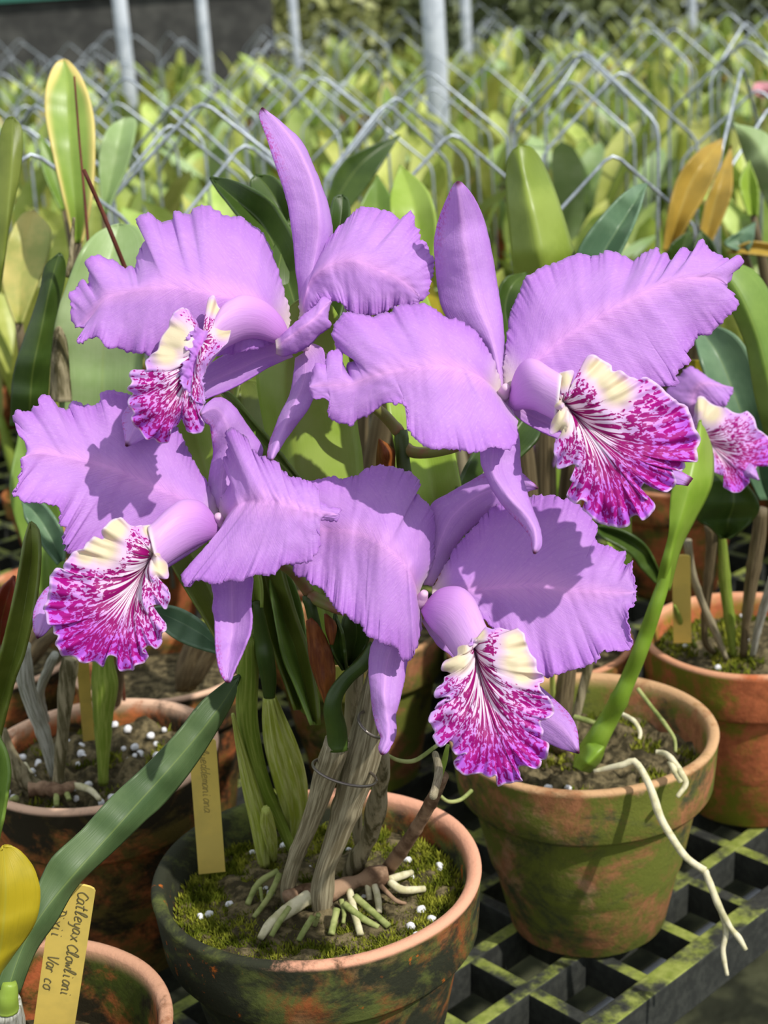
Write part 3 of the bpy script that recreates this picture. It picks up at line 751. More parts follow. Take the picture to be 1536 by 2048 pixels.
petal(f2, K('F', '95,920 200,830 330,730 450,630 600,540 750,450 900,370 1050,310 1200,280 1320,285 1400,320'),
      K('F', '85,900 80,800 95,680 105,570 130,480 170,370 215,280 310,220 420,185 500,145 600,150 720,122 770,145 830,180 870,175 930,130 990,98 1010,150 1045,140 1055,175 1100,170 1115,115 1150,110 1180,130 1215,125 1250,60 1280,90 1310,130 1400,170 1440,190 1460,150 1500,180 1480,220 1430,265 1400,320'),
      K('F', '110,960 350,985 600,990 850,965 1000,930 1115,910 1095,870 1130,820 1185,775 1165,740 1190,690 1245,615 1290,620 1350,560 1420,500 1465,450 1465,420 1440,385 1405,360 1400,320'),
      [.722, .720, .718, .718, .722, .728], [.724, .744, .750, .746, .738, .732], [.724, .714, .716, .722, .728, .730], 23, ruf=0.0035, freq=9)
sepal(f2, K('O', '1003,800 990,870', 'M', '530,60 600,190 680,290 740,350 790,430 805,520 795,600'),
      K('O', '985,800 966,870', 'M', '455,0 480,80 530,190 590,280 660,360 720,420 770,490 785,560 795,600'),
      K('O', '1020,800 1037,870', 'M', '705,0 720,100 745,200 790,330 830,440 842,520 830,570 795,600'),
      [.722, .708, .692, .682], [.724, .714, .700, .684], [.724, .712, .698, .684], 24)
sepal(f2, K('O', '1022,808 1080,840 1175,880 1275,925 1340,948 1380,966'), K('O', '1030,800 1100,830 1200,870 1300,920 1345,935 1386,958'),
      K('O', '1015,816 1060,852 1150,892 1250,932 1330,962 1375,972'), [.726, .734, .738, .724], [.728, .738, .742, .726], [.726, .732, .734, .724], 25)
lip_tube(f2, K('F', '112,1000 130,900 165,815 220,764 280,770 350,815 425,860'), K('F', '112,1030 150,1064 200,1056 260,1062 310,1085 350,1105 390,1130'), .720, .696)
lip(f2, K('G', '215,400')[0], K('G', '190,215 250,200 283,215 270,280 335,285 342,190 370,105 430,105 480,135 520,160 535,195 590,200 630,225 700,260 745,240 800,270 850,310 890,345 940,380 960,405 1000,420 1040,480 1060,560 1090,600 1095,660 1075,710 1085,780 1040,780 1000,770 1005,820 970,840 915,830 940,890 935,940 890,975 830,965 770,940 735,925 700,985 740,1020 800,1050 800,1100 730,1165 690,1130 640,1155 640,1190 580,1215 530,1190 500,1200 430,1170 360,1110 340,1080 400,1050 380,1060 330,1030 290,1050 240,1000 260,970 295,940 260,900 280,875 330,870 320,820 270,800 190,840 175,790 155,700 165,660 215,620 195,580 135,605 135,540 160,490 190,460 150,430 145,390 180,370 155,320 155,300 195,260 180,230'),
    K('G', '640,900')[0], .702, .698, .680, .010, [K('G', '560,330')[0] + (42,), K('G', '430,190')[0] + (34,), K('G', '500,255')[0] + (36,), K('G', '215,255')[0] + (26,), K('G', '175,500')[0] + (28,), K('G', '200,560')[0] + (24,), K('G', '165,400')[0] + (18,)], 26)

# ---- flower three: lower left, facing left
f3 = flower(main, K('O', '455,1070,20 446,1058,24 440,1046,26 436,1030,14'), [.748, .740, .732, .727], 'lower left lilac flower with its speckled lip hanging to the left')
petal(f3, K('H', '1500,1010 1300,860 1100,770 900,680 700,600 500,550 350,520 220,510 115,545'),
      K('H', '1510,980 1420,740 1330,590 1270,470 1230,380 1180,280 1100,200 980,130 870,100 770,80 720,70 670,90 660,150 600,180 540,170 500,140 465,155 440,210 380,185 330,140 305,108 255,105 235,140 235,175 200,180 180,220 130,215 85,215 58,255 70,320 90,370 130,410 150,470 150,530 115,555'),
      K('H', '1480,1050 1300,1090 1100,1120 900,1170 700,1210 460,1212 415,1190 430,1150 400,1140 425,1030 390,1015 380,920 340,870 270,860 200,850 130,850 100,820 40,800 80,750 105,660 120,600 115,555'),
      [.742, .740, .738, .736, .732, .726], [.746, .758, .758, .752, .742, .730], [.742, .738, .732, .722, .716, .722], 31, ruf=0.0038, freq=8)
sepal(f3, K('J', '440,1020 440,800 470,600 500,420 480,280 380,160 250,215'),
      K('J', '430,1030 345,920 330,800 350,650 368,540 355,400 345,310 300,280 250,215'),
      K('J', '480,1030 700,800 780,570 785,480 700,360 630,260 570,170 500,100 420,65 330,100 250,215'),
      [.744, .752, .750, .744, .728], [.746, .756, .756, .746, .730], [.748, .760, .760, .752, .730], 32)
petal(f3, K('J', '450,1130 560,1000 700,960 900,960 1100,1010 1280,1050 1440,1065'),
      K('J', '445,1110 430,980 440,920 500,830 515,760 470,650 460,600 500,480 480,390 485,350 540,330 600,370 655,410 665,500 720,510 745,570 800,565 840,600 905,605 920,640 885,690 930,685 990,705 1010,750 1090,750 1200,795 1265,860 1250,930 1340,990 1450,1020 1440,1065'),
      K('K', '440,230 400,310 330,420 250,530 170,600 100,640 130,735 160,750 190,690 280,700 350,715 420,715 480,690 560,700 620,700 670,660 720,650 780,630 830,640 880,630 940,570 1000,550 1060,545 1150,545 1230,490 1270,420 1280,330 1250,250 1258,175 1400,172 1440,140 1450,110'),
      [.736, .712, .704, .702, .704, .708], [.740, .738, .736, .724, .714, .710], [.732, .708, .700, .700, .704, .708], 33, ruf=0.0042, freq=9, wr=0.0006)
sepal(f3, K('K', '430,270 500,500 530,700 530,900 530,1100 510,1300 490,1450 490,1558'),
      K('K', '395,290 360,500 355,720 375,830 362,930 380,1000 385,1150 395,1300 420,1440 455,1520 490,1558'),
      K('K', '470,290 620,500 700,650 705,720 690,880 700,1000 690,1120 650,1230 600,1350 550,1460 515,1545 490,1558'),
      [.740, .738, .732, .722, .712], [.742, .734, .726, .716, .711], [.742, .732, .724, .714, .711], 34)
sepal(f3, K('I', '1400,360 1150,520 850,680 400,830 170,930 95,1140'), K('I', '1400,300 900,600 400,700 190,740 110,830 70,930 65,1050 95,1140'),
      K('I', '1400,400 1250,500 1100,590 800,750 400,950 220,1040 150,1110 95,1140'), [.744, .748, .744, .728], [.746, .750, .748, .730], [.744, .745, .740, .729], 35)
lip_tube(f3, K('I', '1500,310 1440,185 1360,100 1280,75 1200,80 1130,120 1060,180 1000,240 940,290'), K('I', '1500,335 1400,390 1300,440 1180,510 1090,570 1050,600 1030,640'), .734, .706)
lip(f3, K('I', '985,490')[0], K('I', '900,270 950,265 995,290 990,330 960,360 960,390 1010,415 1050,440 1055,490 1040,520 1085,560 1100,620 1095,680 1040,670 990,680 995,720 1040,745 1090,745 1110,810 1100,890 1085,910 1040,880 970,885 940,910 940,950 985,970 1030,970 1035,1005 1080,1025 1085,1080 1050,1110 1050,1160 1010,1225 950,1195 905,1250 945,1275 910,1330 850,1350 820,1385 730,1385 710,1340 700,1280 640,1280 600,1355 530,1320 460,1330 400,1300 330,1275 280,1265 235,1190 260,1130 215,1100 220,1040 170,1030 155,950 140,900 180,820 180,720 205,650 245,600 300,625 300,560 350,510 370,480 440,450 480,400 530,360 560,380 600,370 590,310 640,250 740,210 780,250 850,285'),
    K('I', '620,1180')[0], .712, .708, .690, .010, [K('I', '600,450')[0] + (46,), K('I', '690,300')[0] + (36,), K('I', '470,500')[0] + (28,), K('I', '1030,460')[0] + (22,), K('I', '1040,600')[0] + (24,), K('I', '950,310')[0] + (18,)], 36)

# ---- flower four: lower middle, facing down and right
f4 = flower(main, K('O', '826,1232,20 834,1216,26 842,1200,26 850,1184,14'), [.752, .742, .734, .730], 'lower middle lilac flower with its speckled lip hanging in front of the pots')
sepal(f4, K('M', '110,800 200,500 300,330 450,220 600,170 720,150 820,180'), K('M', '90,800 130,500 130,300 250,215 400,130 500,80 650,70 730,95 820,180'),
      K('M', '140,810 240,640 330,500 450,390 600,280 700,230 780,190 820,180'), [.748, .758, .760, .758, .752], [.750, .764, .768, .764, .753], [.750, .764, .766, .762, .753], 41)
petal(f4, K('L', '1232,1350 1190,1180 1080,980 850,790 600,690 350,670 100,650 -40,640'),
      K('L', '1230,1230 1300,1130 1380,950 1395,720 1390,580 1345,450 1290,400 1225,350 1215,295 1250,250 1230,190 1150,115 1050,85 880,50 780,75 700,105 660,140 580,160 480,175 400,165 300,180 210,200 140,210 60,180 0,300 -40,620'),
      K('L', '1240,1450 1260,1560 1245,1680 1215,1790 1180,1900 1120,1925 1075,1915 1045,1850 1005,1790 960,1780 850,1750 770,1710 710,1650 715,1610 650,1575 590,1540 540,1490 490,1480 430,1410 350,1290 270,1210 220,1200 150,1140 60,1100 40,1040 0,990 -40,900'),
      [.738, .720, .716, .722, .728, .730], [.744, .756, .756, .746, .738, .732], [.740, .724, .716, .716, .722, .730], 42, ruf=0.0035, freq=7)
petal(f4, K('M', '140,860 300,842 450,830 600,812 800,803 1000,830 1200,842 1350,850 1445,850'),
      K('M', '145,820 230,670 290,560 350,490 440,400 520,310 600,270 700,240 770,230 850,225 920,225 970,250 1010,245 1060,270 1120,330 1200,430 1170,490 1220,540 1280,550 1330,590 1370,580 1380,620 1370,660 1400,670 1430,645 1420,700 1440,760 1445,850'),
      K('M', '150,890 300,940 440,1000 560,1100 680,1230 800,1340 870,1390 940,1370 1010,1350 1100,1330 1170,1290 1200,1295 1220,1230 1290,1225 1400,1220 1420,1180 1410,1110 1390,1040 1395,970 1440,920 1445,850'),
      [.740, .738, .736, .734, .732, .732], [.744, .756, .758, .752, .742, .734], [.740, .734, .726, .720, .722, .730], 43, ruf=0.0036, freq=7)
sepal(f4, K('N', '430,250 300,400 240,550 220,750 235,900 245,1020 205,1150'), K('N', '400,230 220,350 140,450 122,600 135,750 150,880 175,980 200,1040 185,1110 205,1150'),
      K('N', '450,270 430,400 370,540 345,680 310,830 290,900 295,990 280,1060 240,1130 205,1150'), [.748, .738, .726, .718], [.750, .744, .734, .720], [.750, .742, .730, .719], 44)
sepal(f4, K('N', '470,290 640,470 950,680 1220,880 1380,1000 1465,1140'), K('N', '475,270 700,400 1000,560 1210,710 1310,800 1400,890 1450,990 1465,1140'),
      K('N', '460,300 560,450 660,530 900,800 1100,980 1235,1060 1350,1110 1465,1140'), [.746, .746, .738, .726], [.748, .750, .744, .728], [.746, .746, .742, .728], 45)
lip_tube(f4, K('N', '490,170 560,100 640,75 720,85 790,150 830,230 860,310 895,370'), K('N', '455,225 480,280 530,350 590,410 640,480 670,520 690,560'), .736, .708)
lip(f4, K('N', '790,445')[0], K('N', '770,380 800,370 840,370 870,330 905,348 960,345 1060,360 1075,340 1110,370 1130,430 1150,500 1190,550 1200,610 1240,640 1245,680 1210,700 1240,760 1290,800 1310,880 1270,920 1220,940 1240,1000 1225,1050 1270,1080 1250,1170 1200,1185 1230,1195 1190,1240 1120,1220 1080,1240 1090,1290 1105,1320 1060,1330 1000,1340 950,1350 940,1290 890,1300 830,1270 740,1280 690,1250 670,1190 730,1180 740,1150 690,1150 650,1120 660,1070 620,1065 580,1105 540,1070 525,1030 545,1000 520,960 500,930 510,890 545,870 540,850 570,810 630,810 630,780 550,785 540,740 590,690 600,660 650,640 630,620 590,610 585,580 610,545 680,520 690,460 760,450'),
    K('N', '940,1180')[0], .714, .708, .688, .010, [K('N', '1070,560')[0] + (44,), K('N', '1060,440')[0] + (38,), K('N', '1110,630')[0] + (34,), K('N', '690,560')[0] + (32,), K('N', '640,590')[0] + (20,), K('N', '830,380')[0] + (18,), K('N', '720,480')[0] + (18,)], 46)

# ------------------------------------------------------------------ canes, roots, stems of the front orchid
SZ = PC.z - 0.018
def base_d(px, py, z=SZ): return dep(PZ(px, py, z))
def cane(parent, path, mat, z=SZ, lean=None, name='pseudobulb', ws=1.85, **kw):
    """path from the base upwards in photo coordinates; base stands on the potting mix"""
    d0 = base_d(path[0][0], path[0][1], z)
    d1 = lean if lean is not None else d0 - 0.03
    return stem(name, path, [d0, d1] if not isinstance(lean, list) else [d0] + lean, mat, parent, ws=ws, **kw)
cane(main, K('Q1', '650,1470,32 600,1390,30 545,1260,36 470,1100,46 420,950,52 385,800,58 366,660,64 372,450,66 372,250,60'), M_BULB_G2, lean=.80, nodes=(.28,), n=40)
cane(main, K('Q1', '610,1420,26 620,1300,46 622,1150,82 592,1000,94 550,850,88 512,700,62 490,580,34'), M_BULB_G, lean=.815, rib=9, ribd=0.10, n=40, seg=72)
cane(main, K('Q1', '462,1510,32 450,1400,42 430,1250,52 390,1100,46 340,900,28 290,680,10'), M_BULB_G, lean=.83, rib=7, ribd=0.10, n=34, seg=56)
cane(main, K('Q1', '510,1480,24 500,1380,36 480,1280,40 470,1200,22'), M_BULB_G, lean=.85, rib=7, ribd=0.1, n=20, seg=42)
cane(main, K('Q1', '600,1700,52 598,1600,46 640,1450,46 700,1310,54 760,1150,64 805,1000,78 848,885,80 860,830,76'), M_BULB_B, lean=.785, nodes=(.3,), n=44)
cane(main, K('Q1', '780,1760,60 782,1640,72 800,1520,60 862,1350,72 925,1160,88 990,950,112 1040,750,104 1062,560,72 1075,420,40'), M_BULB_B, lean=.772, nodes=(.42,), n=50)
cane(main, K('Q1', '920,1580,44 970,1480,52 1040,1350,52 1085,1150,58 1115,950,40 1110,860,30'), M_FIB, lean=.82, n=34, wob=.25)
cane(main, K('Q1', '1000,1540,20 960,1200,40 945,950,46 940,700,44 965,480,44 1000,300,40'), M_FIB, lean=.83, n=34, wob=.2)
cane(main, K('Q1', '1110,1570,44 1200,1450,42 1300,1300,38 1390,1140,38 1445,1020,34'), M_RHIZ, lean=.80, nodes=(.25, .5, .75), n=40)
cane(main, K('Q1', '1390,1130,24 1420,1000,26 1400,900,20'), M_BULB_B, z=0.28, lean=.80, n=12, name='pseudobulb')
# leaf stalks
stem('leaf_stalk', K('Q1', '490,590,36 485,480,50 462,330,56 440,190,44 415,60,36'), [.815, .80, .79], M_LF_DARK, main, n=26, ws=1.8)
stem('leaf_stalk', K('Q1', '868,880,60 858,760,60 838,650,54 860,560,46 930,470,42 1010,400,42 1075,300,40'), [.785, .775, .768], M_LF_DARK, main, n=30, ws=1.9)
stem('leaf_stalk', K('Q1', '1425,1050,16 1450,940,34 1470,850,20'), [.80, .79], M_LF_BRIGHT, main, n=12)
# rhizome and roots
def zroot(parent, path, z0, z1, mat, name='root', n=18):
    c = catmull(path, n); pts = []; rad = []
    for i, q in enumerate(c):
        u = i / (n - 1); z = z0 + (z1 - z0) * u
        p = PZ(q.x, q.y, z); pts.append(p); rad.append(0.5 * q.z * 1.5 / FPX * dep(p) * (1 + (0.4 if name == 'rhizome' else 0.15) * mnoise.noise(Vector((u * 11, 2.5, path[0][0] * 0.37)))))
    V, Fc, UV = tube_data(pts, rad, 10); return mesh_obj(name, V, Fc, mat, parent, uvs=UV)
zroot(main, K('Q1', '590,1690,50 680,1640,40 770,1680,76 860,1640,70 980,1595,56 1060,1575,72 1140,1560,70'), SZ + .010, SZ + .012, M_RHIZ, 'rhizome', 40)
for s, m_ in (('730,1670,56 620,1740,54 500,1830,40 440,1910,26', M_ROOT), ('730,1790,24 680,1870,22 650,1925,20', M_ROOT_G), ('860,1750,26 845,1820,26 830,1890,26', M_ROOT_G),
              ('885,1700,20 900,1770,18 895,1830,14', M_ROOT_G), ('930,1650,26 955,1760,28 990,1890,26', M_ROOT), ('1030,1610,24 1040,1700,22', M_ROOT), ('1065,1610,26 1085,1690,26 1092,1770,22', M_ROOT),
              ('960,1680,24 1060,1770,26 1145,1845,24', M_ROOT_G), ('1150,1600,30 1220,1645,30 1340,1640,24', M_ROOT), ('1150,1590,32 1210,1570,30 1270,1550,22', M_ROOT),
              ('540,1540,22 430,1610,24 370,1725,20', M_ROOT_G), ('545,1560,22 490,1680,22 405,1795,18', M_ROOT_G), ('440,1630,14 452,1710,12', M_ROOT_G),
              ('900,1720,24 1000,1800,26 1090,1850,20', M_ROOT_G), ('600,1740,20 540,1830,22 500,1900,18', M_ROOT_G), ('1100,1620,18 1180,1700,16 1240,1720,12', M_RHIZ), ('760,1780,18 740,1840,18', M_ROOT_G)):
    zroot(main, K('Q1', s), SZ + .010, SZ + .002, m_)
stem('root', K('Q1', '1130,900,18 1200,935,22 1290,935,24 1400,860,22 1440,830,18'), [.84, .86], M_ROOT_G, main, n=18)
stem('root', K('Q1', '1420,1120,18 1470,1160,20 1540,1150,22 1600,1100,22'), [.90, .92], M_ROOT_G, main, n=14)
# flower stems with their nodes and dry bracts
stem('flower_stem', K('O', '748,1390,22 790,1250,24 812,1100,26 816,1000,28 806,920,28 802,860,26'), [.785, .80, .80, .795], M_LF_DARK, main, n=30, nodes=(.55, .97))
stem('flower_stem', K('O', '800,866,24 770,832,24 740,806,22 690,760,18 650,716,18 622,698,20'), [.795, .78, .762], M_FSTEM, main, n=24, nodes=(.05,))
stem('flower_stem', K('O', '804,892,26 830,905,24 880,902,22 930,884,20 975,830,18 990,808,20'), [.797, .77, .737], M_FSTEM, main, n=24, nodes=(.05,))
stem('flower_stem', K('O', '668,1412,22 650,1330,24 630,1250,24 616,1190,24'), [.79, .79, .785], M_LF_DARK, main, n=24, nodes=(.95,))
stem('flower_stem', K('O', '618,1186,24 590,1150,20 560,1128,20 510,1100,18 470,1078,20'), [.785, .765, .75], M_FSTEM, main, n=20)
stem('flower_stem', K('O', '618,1190,26 650,1206,26 690,1222,20 760,1228,18 826,1232,20'), [.785, .77, .752], M_FSTEM, main, n=20)
blade('bract', K('D', '1040,1440 1040,1330 990,1220'), K('D', '970,1440 975,1330 990,1220'), K('D', '1110,1440 1100,1300 990,1220'), [.79, .785, .785], [.797, .793, .786], [.797, .793, .786], M_BRACT, main, .0006, nu=20, nv=5, ruf=.001, freq=2, seed=3)
blade('bract', K('Q1', '810,620 780,450 740,280 720,150'), K('Q1', '800,640 720,420 700,280 690,170'), K('Q1', '840,600 850,420 800,260 750,180'), [.785, .78, .777, .775], [.79, .787, .783, .776], [.79, .786, .782, .776], M_BRACT, main, .0006, nu=26, nv=6, ruf=.0016, freq=3, seed=4)
blade('bract', K('Q1', '830,300 820,220 795,130'), K('Q1', '825,300 800,220 792,130'), K('Q1', '840,300 858,190 800,130'), [.776, .774, .772], [.779, .777, .773], [.779, .777, .773], M_BRACT, main, .0006, nu=12, nv=4, seed=5)
blade('bract', K('O', '604,1146 602,1130 606,1118'), K('O', '585,1148 590,1130 606,1118'), K('O', '612,1150 610,1132 606,1118'), [.78, .776, .776], [.786, .78, .777], [.786, .78, .777], M_BRACT, main, .0006, nu=12, nv=4, seed=6)

def leaf(parent, mid, L, R, d, mat, vee=0.012, thick=0.0016, nu=44, nv=8, bend=0.0, seed=0, name='leaf', ruf=0.0008, asym=0.0):
    """strap leaf: d = distances base -> tip; edges lie vee metres nearer (+) or farther (-) than the midrib"""
    n = len(d) if isinstance(d, list) else 2
    dl = d if isinstance(d, list) else [d, d]
    env = [1.0] * (n - 1) + [0.0] if n > 1 else [1.0]
    dL = [x - (vee + asym) * e for x, e in zip(dl, env)]; dR = [x - (vee - asym) * e for x, e in zip(dl, env)]
    return blade(name, mid, L, R, dl, dL, dR, mat, parent, thick, nu=nu, nv=nv, ruf=ruf, freq=2.0, seed=seed, pw=1.35, jit=0.3)
# leaves of the front orchid
leaf(main, K('O', '668,1330 640,1150 600,990 590,900 578,800 577,740 590,660 620,585'), K('O', '655,1330 600,1150 560,985 540,900 520,800 515,740 530,680 570,620 620,585'), K('O', '690,1330 720,1150 726,950 714,850 702,760 692,690 680,640 655,600 620,585'),
     [.80, .805, .805, .80, .795], M_LF_BRIGHT, vee=-.016)
leaf(main, K('O', '650,1010 590,950 540,890 500,840 450,785'), K('O', '645,1015 575,945 520,885 480,835 443,787'), K('O', '660,1010 596,950 548,888 510,845 464,788 443,784'), [.80, .795, .79, .785, .785], M_LF_GREEN, vee=.004)
leaf(main, K('O', '512,1215 500,1150 450,1050 405,920 385,840 380,770'), K('O', '500,1215 470,1150 410,1050 355,920 345,850 380,770'), K('O', '524,1215 520,1150 480,1050 450,940 430,860 380,770'), [.795, .80, .81, .82, .82], M_LF_BRIGHT, vee=.008)
leaf(main, K('O', '600,1420 570,1300 540,1200 520,1100 505,1000 490,880 480,760'), K('O', '590,1420 550,1310 515,1210 490,1100 470,1000 462,860 480,760'), K('O', '640,1450 625,1330 590,1220 560,1110 545,1000 540,860 530,770 480,760'), [.83, .835, .84, .85, .86], M_LF_OLIVE, vee=.012)
leaf(main, K('Q1', '740,740 700,550 640,350 590,200 550,50 520,-100'), K('Q1', '720,740 640,540 570,380 540,240 515,100 490,-60 520,-100'), K('Q1', '765,740 760,600 710,400 690,240 660,60 600,-80 520,-100'), [.83, .83, .83, .835, .84], M_LF_GREEN, vee=.01, asym=.008)
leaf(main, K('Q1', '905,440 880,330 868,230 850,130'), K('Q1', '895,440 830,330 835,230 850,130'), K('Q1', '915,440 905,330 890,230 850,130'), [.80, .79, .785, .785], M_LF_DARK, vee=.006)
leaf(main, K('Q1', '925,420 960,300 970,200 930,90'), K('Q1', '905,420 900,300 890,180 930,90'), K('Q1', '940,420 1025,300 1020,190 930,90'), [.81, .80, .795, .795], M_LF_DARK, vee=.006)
leaf(main, K('O', '470,1330 440,1230 400,1140 355,1060 300,980'), K('O', '460,1330 410,1240 360,1160 320,1080 300,980'), K('O', '490,1330 480,1230 440,1130 390,1050 300,980'), [.83, .835, .84, .845, .85], M_LF_OLIVE, vee=.008)
leaf(main, K('O', '440,1296 405,1268 370,1248 335,1232 296,1219'), K('O', '445,1280 419,1258 387,1232 355,1216 322,1212 296,1219'), K('O', '442,1308 403,1298 371,1287 338,1268 305,1236 296,1219'), [.86, .865, .87, .875, .875], M_LF_BLUE, vee=.008)
# leaves behind the upper flowers (same plant, other canes)
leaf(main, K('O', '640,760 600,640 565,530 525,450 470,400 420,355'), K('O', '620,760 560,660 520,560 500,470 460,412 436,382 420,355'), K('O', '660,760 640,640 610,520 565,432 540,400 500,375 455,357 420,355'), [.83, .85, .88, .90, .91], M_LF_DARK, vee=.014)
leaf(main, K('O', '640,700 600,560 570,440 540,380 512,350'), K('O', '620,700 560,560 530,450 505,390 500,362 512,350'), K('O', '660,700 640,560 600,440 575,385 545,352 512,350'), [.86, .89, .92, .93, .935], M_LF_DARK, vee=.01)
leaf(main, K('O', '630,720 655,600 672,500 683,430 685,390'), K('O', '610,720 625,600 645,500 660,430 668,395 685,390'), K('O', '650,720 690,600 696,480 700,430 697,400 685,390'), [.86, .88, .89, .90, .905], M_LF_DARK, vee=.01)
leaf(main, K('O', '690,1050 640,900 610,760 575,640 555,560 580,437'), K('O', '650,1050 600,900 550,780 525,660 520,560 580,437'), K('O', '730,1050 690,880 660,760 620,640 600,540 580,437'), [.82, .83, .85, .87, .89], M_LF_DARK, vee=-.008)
leaf(main, K('O', '905,1150 870,1000 845,880 830,760 820,640 835,540'), K('O', '890,1150 830,1010 790,890 770,780 775,650 835,540'), K('O', '930,1150 925,1000 905,880 890,760 870,640 835,540'), [.84, .86, .88, .90, .92], M_LF_BRIGHT, vee=.01)
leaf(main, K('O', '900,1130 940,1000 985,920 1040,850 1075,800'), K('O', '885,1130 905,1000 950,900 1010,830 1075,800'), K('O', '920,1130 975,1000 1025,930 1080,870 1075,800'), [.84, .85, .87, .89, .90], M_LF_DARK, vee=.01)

# ------------------------------------------------------------------ green-stained pot on the right: one big leaf and stray roots
ZR = PR_.z - 0.026
pet = K('Q6', '445,1870,66 480,1800,80 540,1690,68 620,1550,58 685,1410,52 760,1230,50 840,1000,46 885,860,38 915,720,16')
stem('leaf_stalk', pet, [.985, .965, .945, .93, .918, .912], M_LF_LIME, tR, n=40, nodes=(.33,), ws=1.7)
blade('sheath', K('Q6', '440,1890 470,1850 520,1800 560,1760'), K('Q6', '395,1870 430,1800 480,1740 560,1760'), K('Q6', '480,1900 530,1850 555,1800 560,1760'), [.965, .955, .955, .957], [.985, .975, .967, .957], [.985, .975, .967, .957], M_LF_LIME, tR, .0012, nu=24, nv=8, seed=2)
leaf(tR, K('Q6', '876,910 900,800 930,660 970,520 1010,380 1040,260 1070,120 1080,0'), K('Q6', '842,900 862,800 905,640 915,480 925,380 960,280 1010,180 1080,0'), K('Q6', '912,920 940,800 975,680 1040,550 1100,440 1140,340 1148,240 1135,140 1080,0'),
     [.915, .905, .90, .90, .905, .91], M_LF_LIME, vee=-.012, asym=.01)
def rpath(parent, crop, s, d, mat, n=34): return stem('root', K(crop, s), d, mat, parent, n=n, seg=10, wob=.12, ws=1.3)
rpath(tR, 'Q7', '720,100,16 790,85,22 870,65,24 905,50,28 945,95,26 990,190,28 1030,310,30 1080,400,28 1150,500,26 1240,565,28', [.955, .945, .935, .93, .925, .92], M_ROOT)
rpath(tR, 'Q7', '1240,565,26 1270,640,26 1310,740,26 1360,830,20 1400,880,22 1432,935,16', [.92, .92, .925, .925], M_ROOT)
rpath(tR, 'Q7', '1245,570,24 1275,660,22 1320,770,20 1338,860,20 1325,940,20 1345,1055,14', [.921, .925, .93, .93], M_ROOT)
rpath(tR, 'Q7', '1010,10,20 1060,20,22 1100,60,22 1130,110,24 1150,160,22 1110,220,16', [.965, .95, .94, .938], M_ROOT)
rpath(tR, 'Q7', '1075,50,20 1100,100,24 1130,150,20', [.952, .945, .94], M_ROOT)
rpath(tR, 'Q6', '740,1445,18 820,1550,18 890,1640,18 940,1720,16 945,1790,14', [1.02, 1.01, .99, .985], M_ROOT_G)
rpath(tR, 'Q6', '650,1580,18 720,1620,20 755,1680,18 750,1720,14', [1.0, .99, .985], M_ROOT)
rpath(tR, 'Q6', '400,1600,22 470,1620,24 530,1640,18', [1.01, 1.0], M_ROOT_G)
cane(tR, K('O', '1120,1500,30 1125,1420,40 1135,1340,36 1145,1270,30'), M_BULB_D, z=ZR, lean=1.02, ws=1.0)
cane(tR, K('O', '1140,1490,14 1160,1400,18 1180,1320,20 1195,1250,16'), M_FIB, z=ZR, lean=1.04, ws=1.0)
cane(tR, K('O', '1108,1480,10 1106,1400,12 1104,1340,10'), M_BULB_G, z=ZR, lean=1.02, ws=1.0)
# ------------------------------------------------------------------ orange pot at the right edge
ZQ = PRR.z - 0.014
for s, m_ in (('1220,1290,16 1150,1120,26 1080,960,24 1030,800,28 1010,650,30', M_BULB_B), ('1255,1270,22 1240,1100,34 1215,900,40 1200,700,34 1190,560,20', M_BULB_G2), ('1310,1270,26 1325,1100,30 1350,900,44 1390,650,50 1410,480,40', M_BULB_D),
              ('1360,1270,20 1390,1120,26 1430,980,30 1470,850,30', M_BULB_S), ('1150,1250,20 1100,1150,24 1140,700,40 1130,560,40', M_BULB_D), ('1050,1220,20 1000,1150,16 960,1060,20 940,1000,10', M_BULB_G2)):
    cane(tRR, K('Q6', s), m_, z=ZQ, lean=1.10, nodes=(.3, .6), ws=1.6)
leaf(tRR, K('Q6', '1215,640 1230,540 1260,440 1250,340 1200,240'), K('Q6', '1195,640 1120,570 1060,530 1080,400 1140,290 1200,240'), K('Q6', '1230,640 1310,590 1390,500 1380,420 1300,320 1200,240'), [1.08, 1.07, 1.06, 1.06, 1.07], M_LF_DARK, vee=.012)
leaf(tRR, K('O', '1330,1170 1305,1120 1270,1090 1240,1072 1180,1050'), K('O', '1310,1165 1285,1140 1262,1110 1236,1092 1205,1075 1180,1050'), K('O', '1325,1160 1308,1120 1290,1090 1260,1068 1225,1055 1180,1050'), [1.10, 1.09, 1.08, 1.08, 1.08], M_LF_DARK, vee=.008)
leaf(tRR, K('O', '1640,1120 1580,900 1545,790 1520,690 1490,610 1460,560 1425,530'), K('O', '1600,1120 1545,920 1512,800 1495,700 1472,640 1448,590 1425,530'), K('O', '1690,1100 1640,870 1595,730 1560,640 1530,570 1490,532 1425,530'), [1.05, 1.02, 1.0, .98, .97, .965, .965], M_LF_GREEN, vee=-.01)
leaf(tRR, K('O', '1540,1000 1500,880 1465,780 1430,700 1380,640'), K('O', '1520,1000 1470,900 1430,810 1400,720 1380,640'), K('O', '1570,1000 1550,870 1520,760 1470,670 1380,640'), [1.08, 1.07, 1.06, 1.06, 1.07], M_LF_BLUE, vee=.012)
leaf(tRR, K('O', '1520,930 1480,850 1440,790 1400,745 1370,720'), K('O', '1500,930 1450,860 1410,810 1385,760 1370,720'), K('O', '1540,920 1510,840 1470,770 1425,725 1370,720'), [1.10, 1.09, 1.08, 1.08, 1.08], M_LF_YELLOW, vee=.006)
leaf(tRR, K('O', '1250,1150 1235,1060 1225,960 1210,880'), K('O', '1240,1150 1205,1060 1190,960 1210,880'), K('O', '1262,1150 1262,1060 1255,960 1210,880'), [1.15, 1.15, 1.15, 1.16], M_LF_BRIGHT, vee=.006)
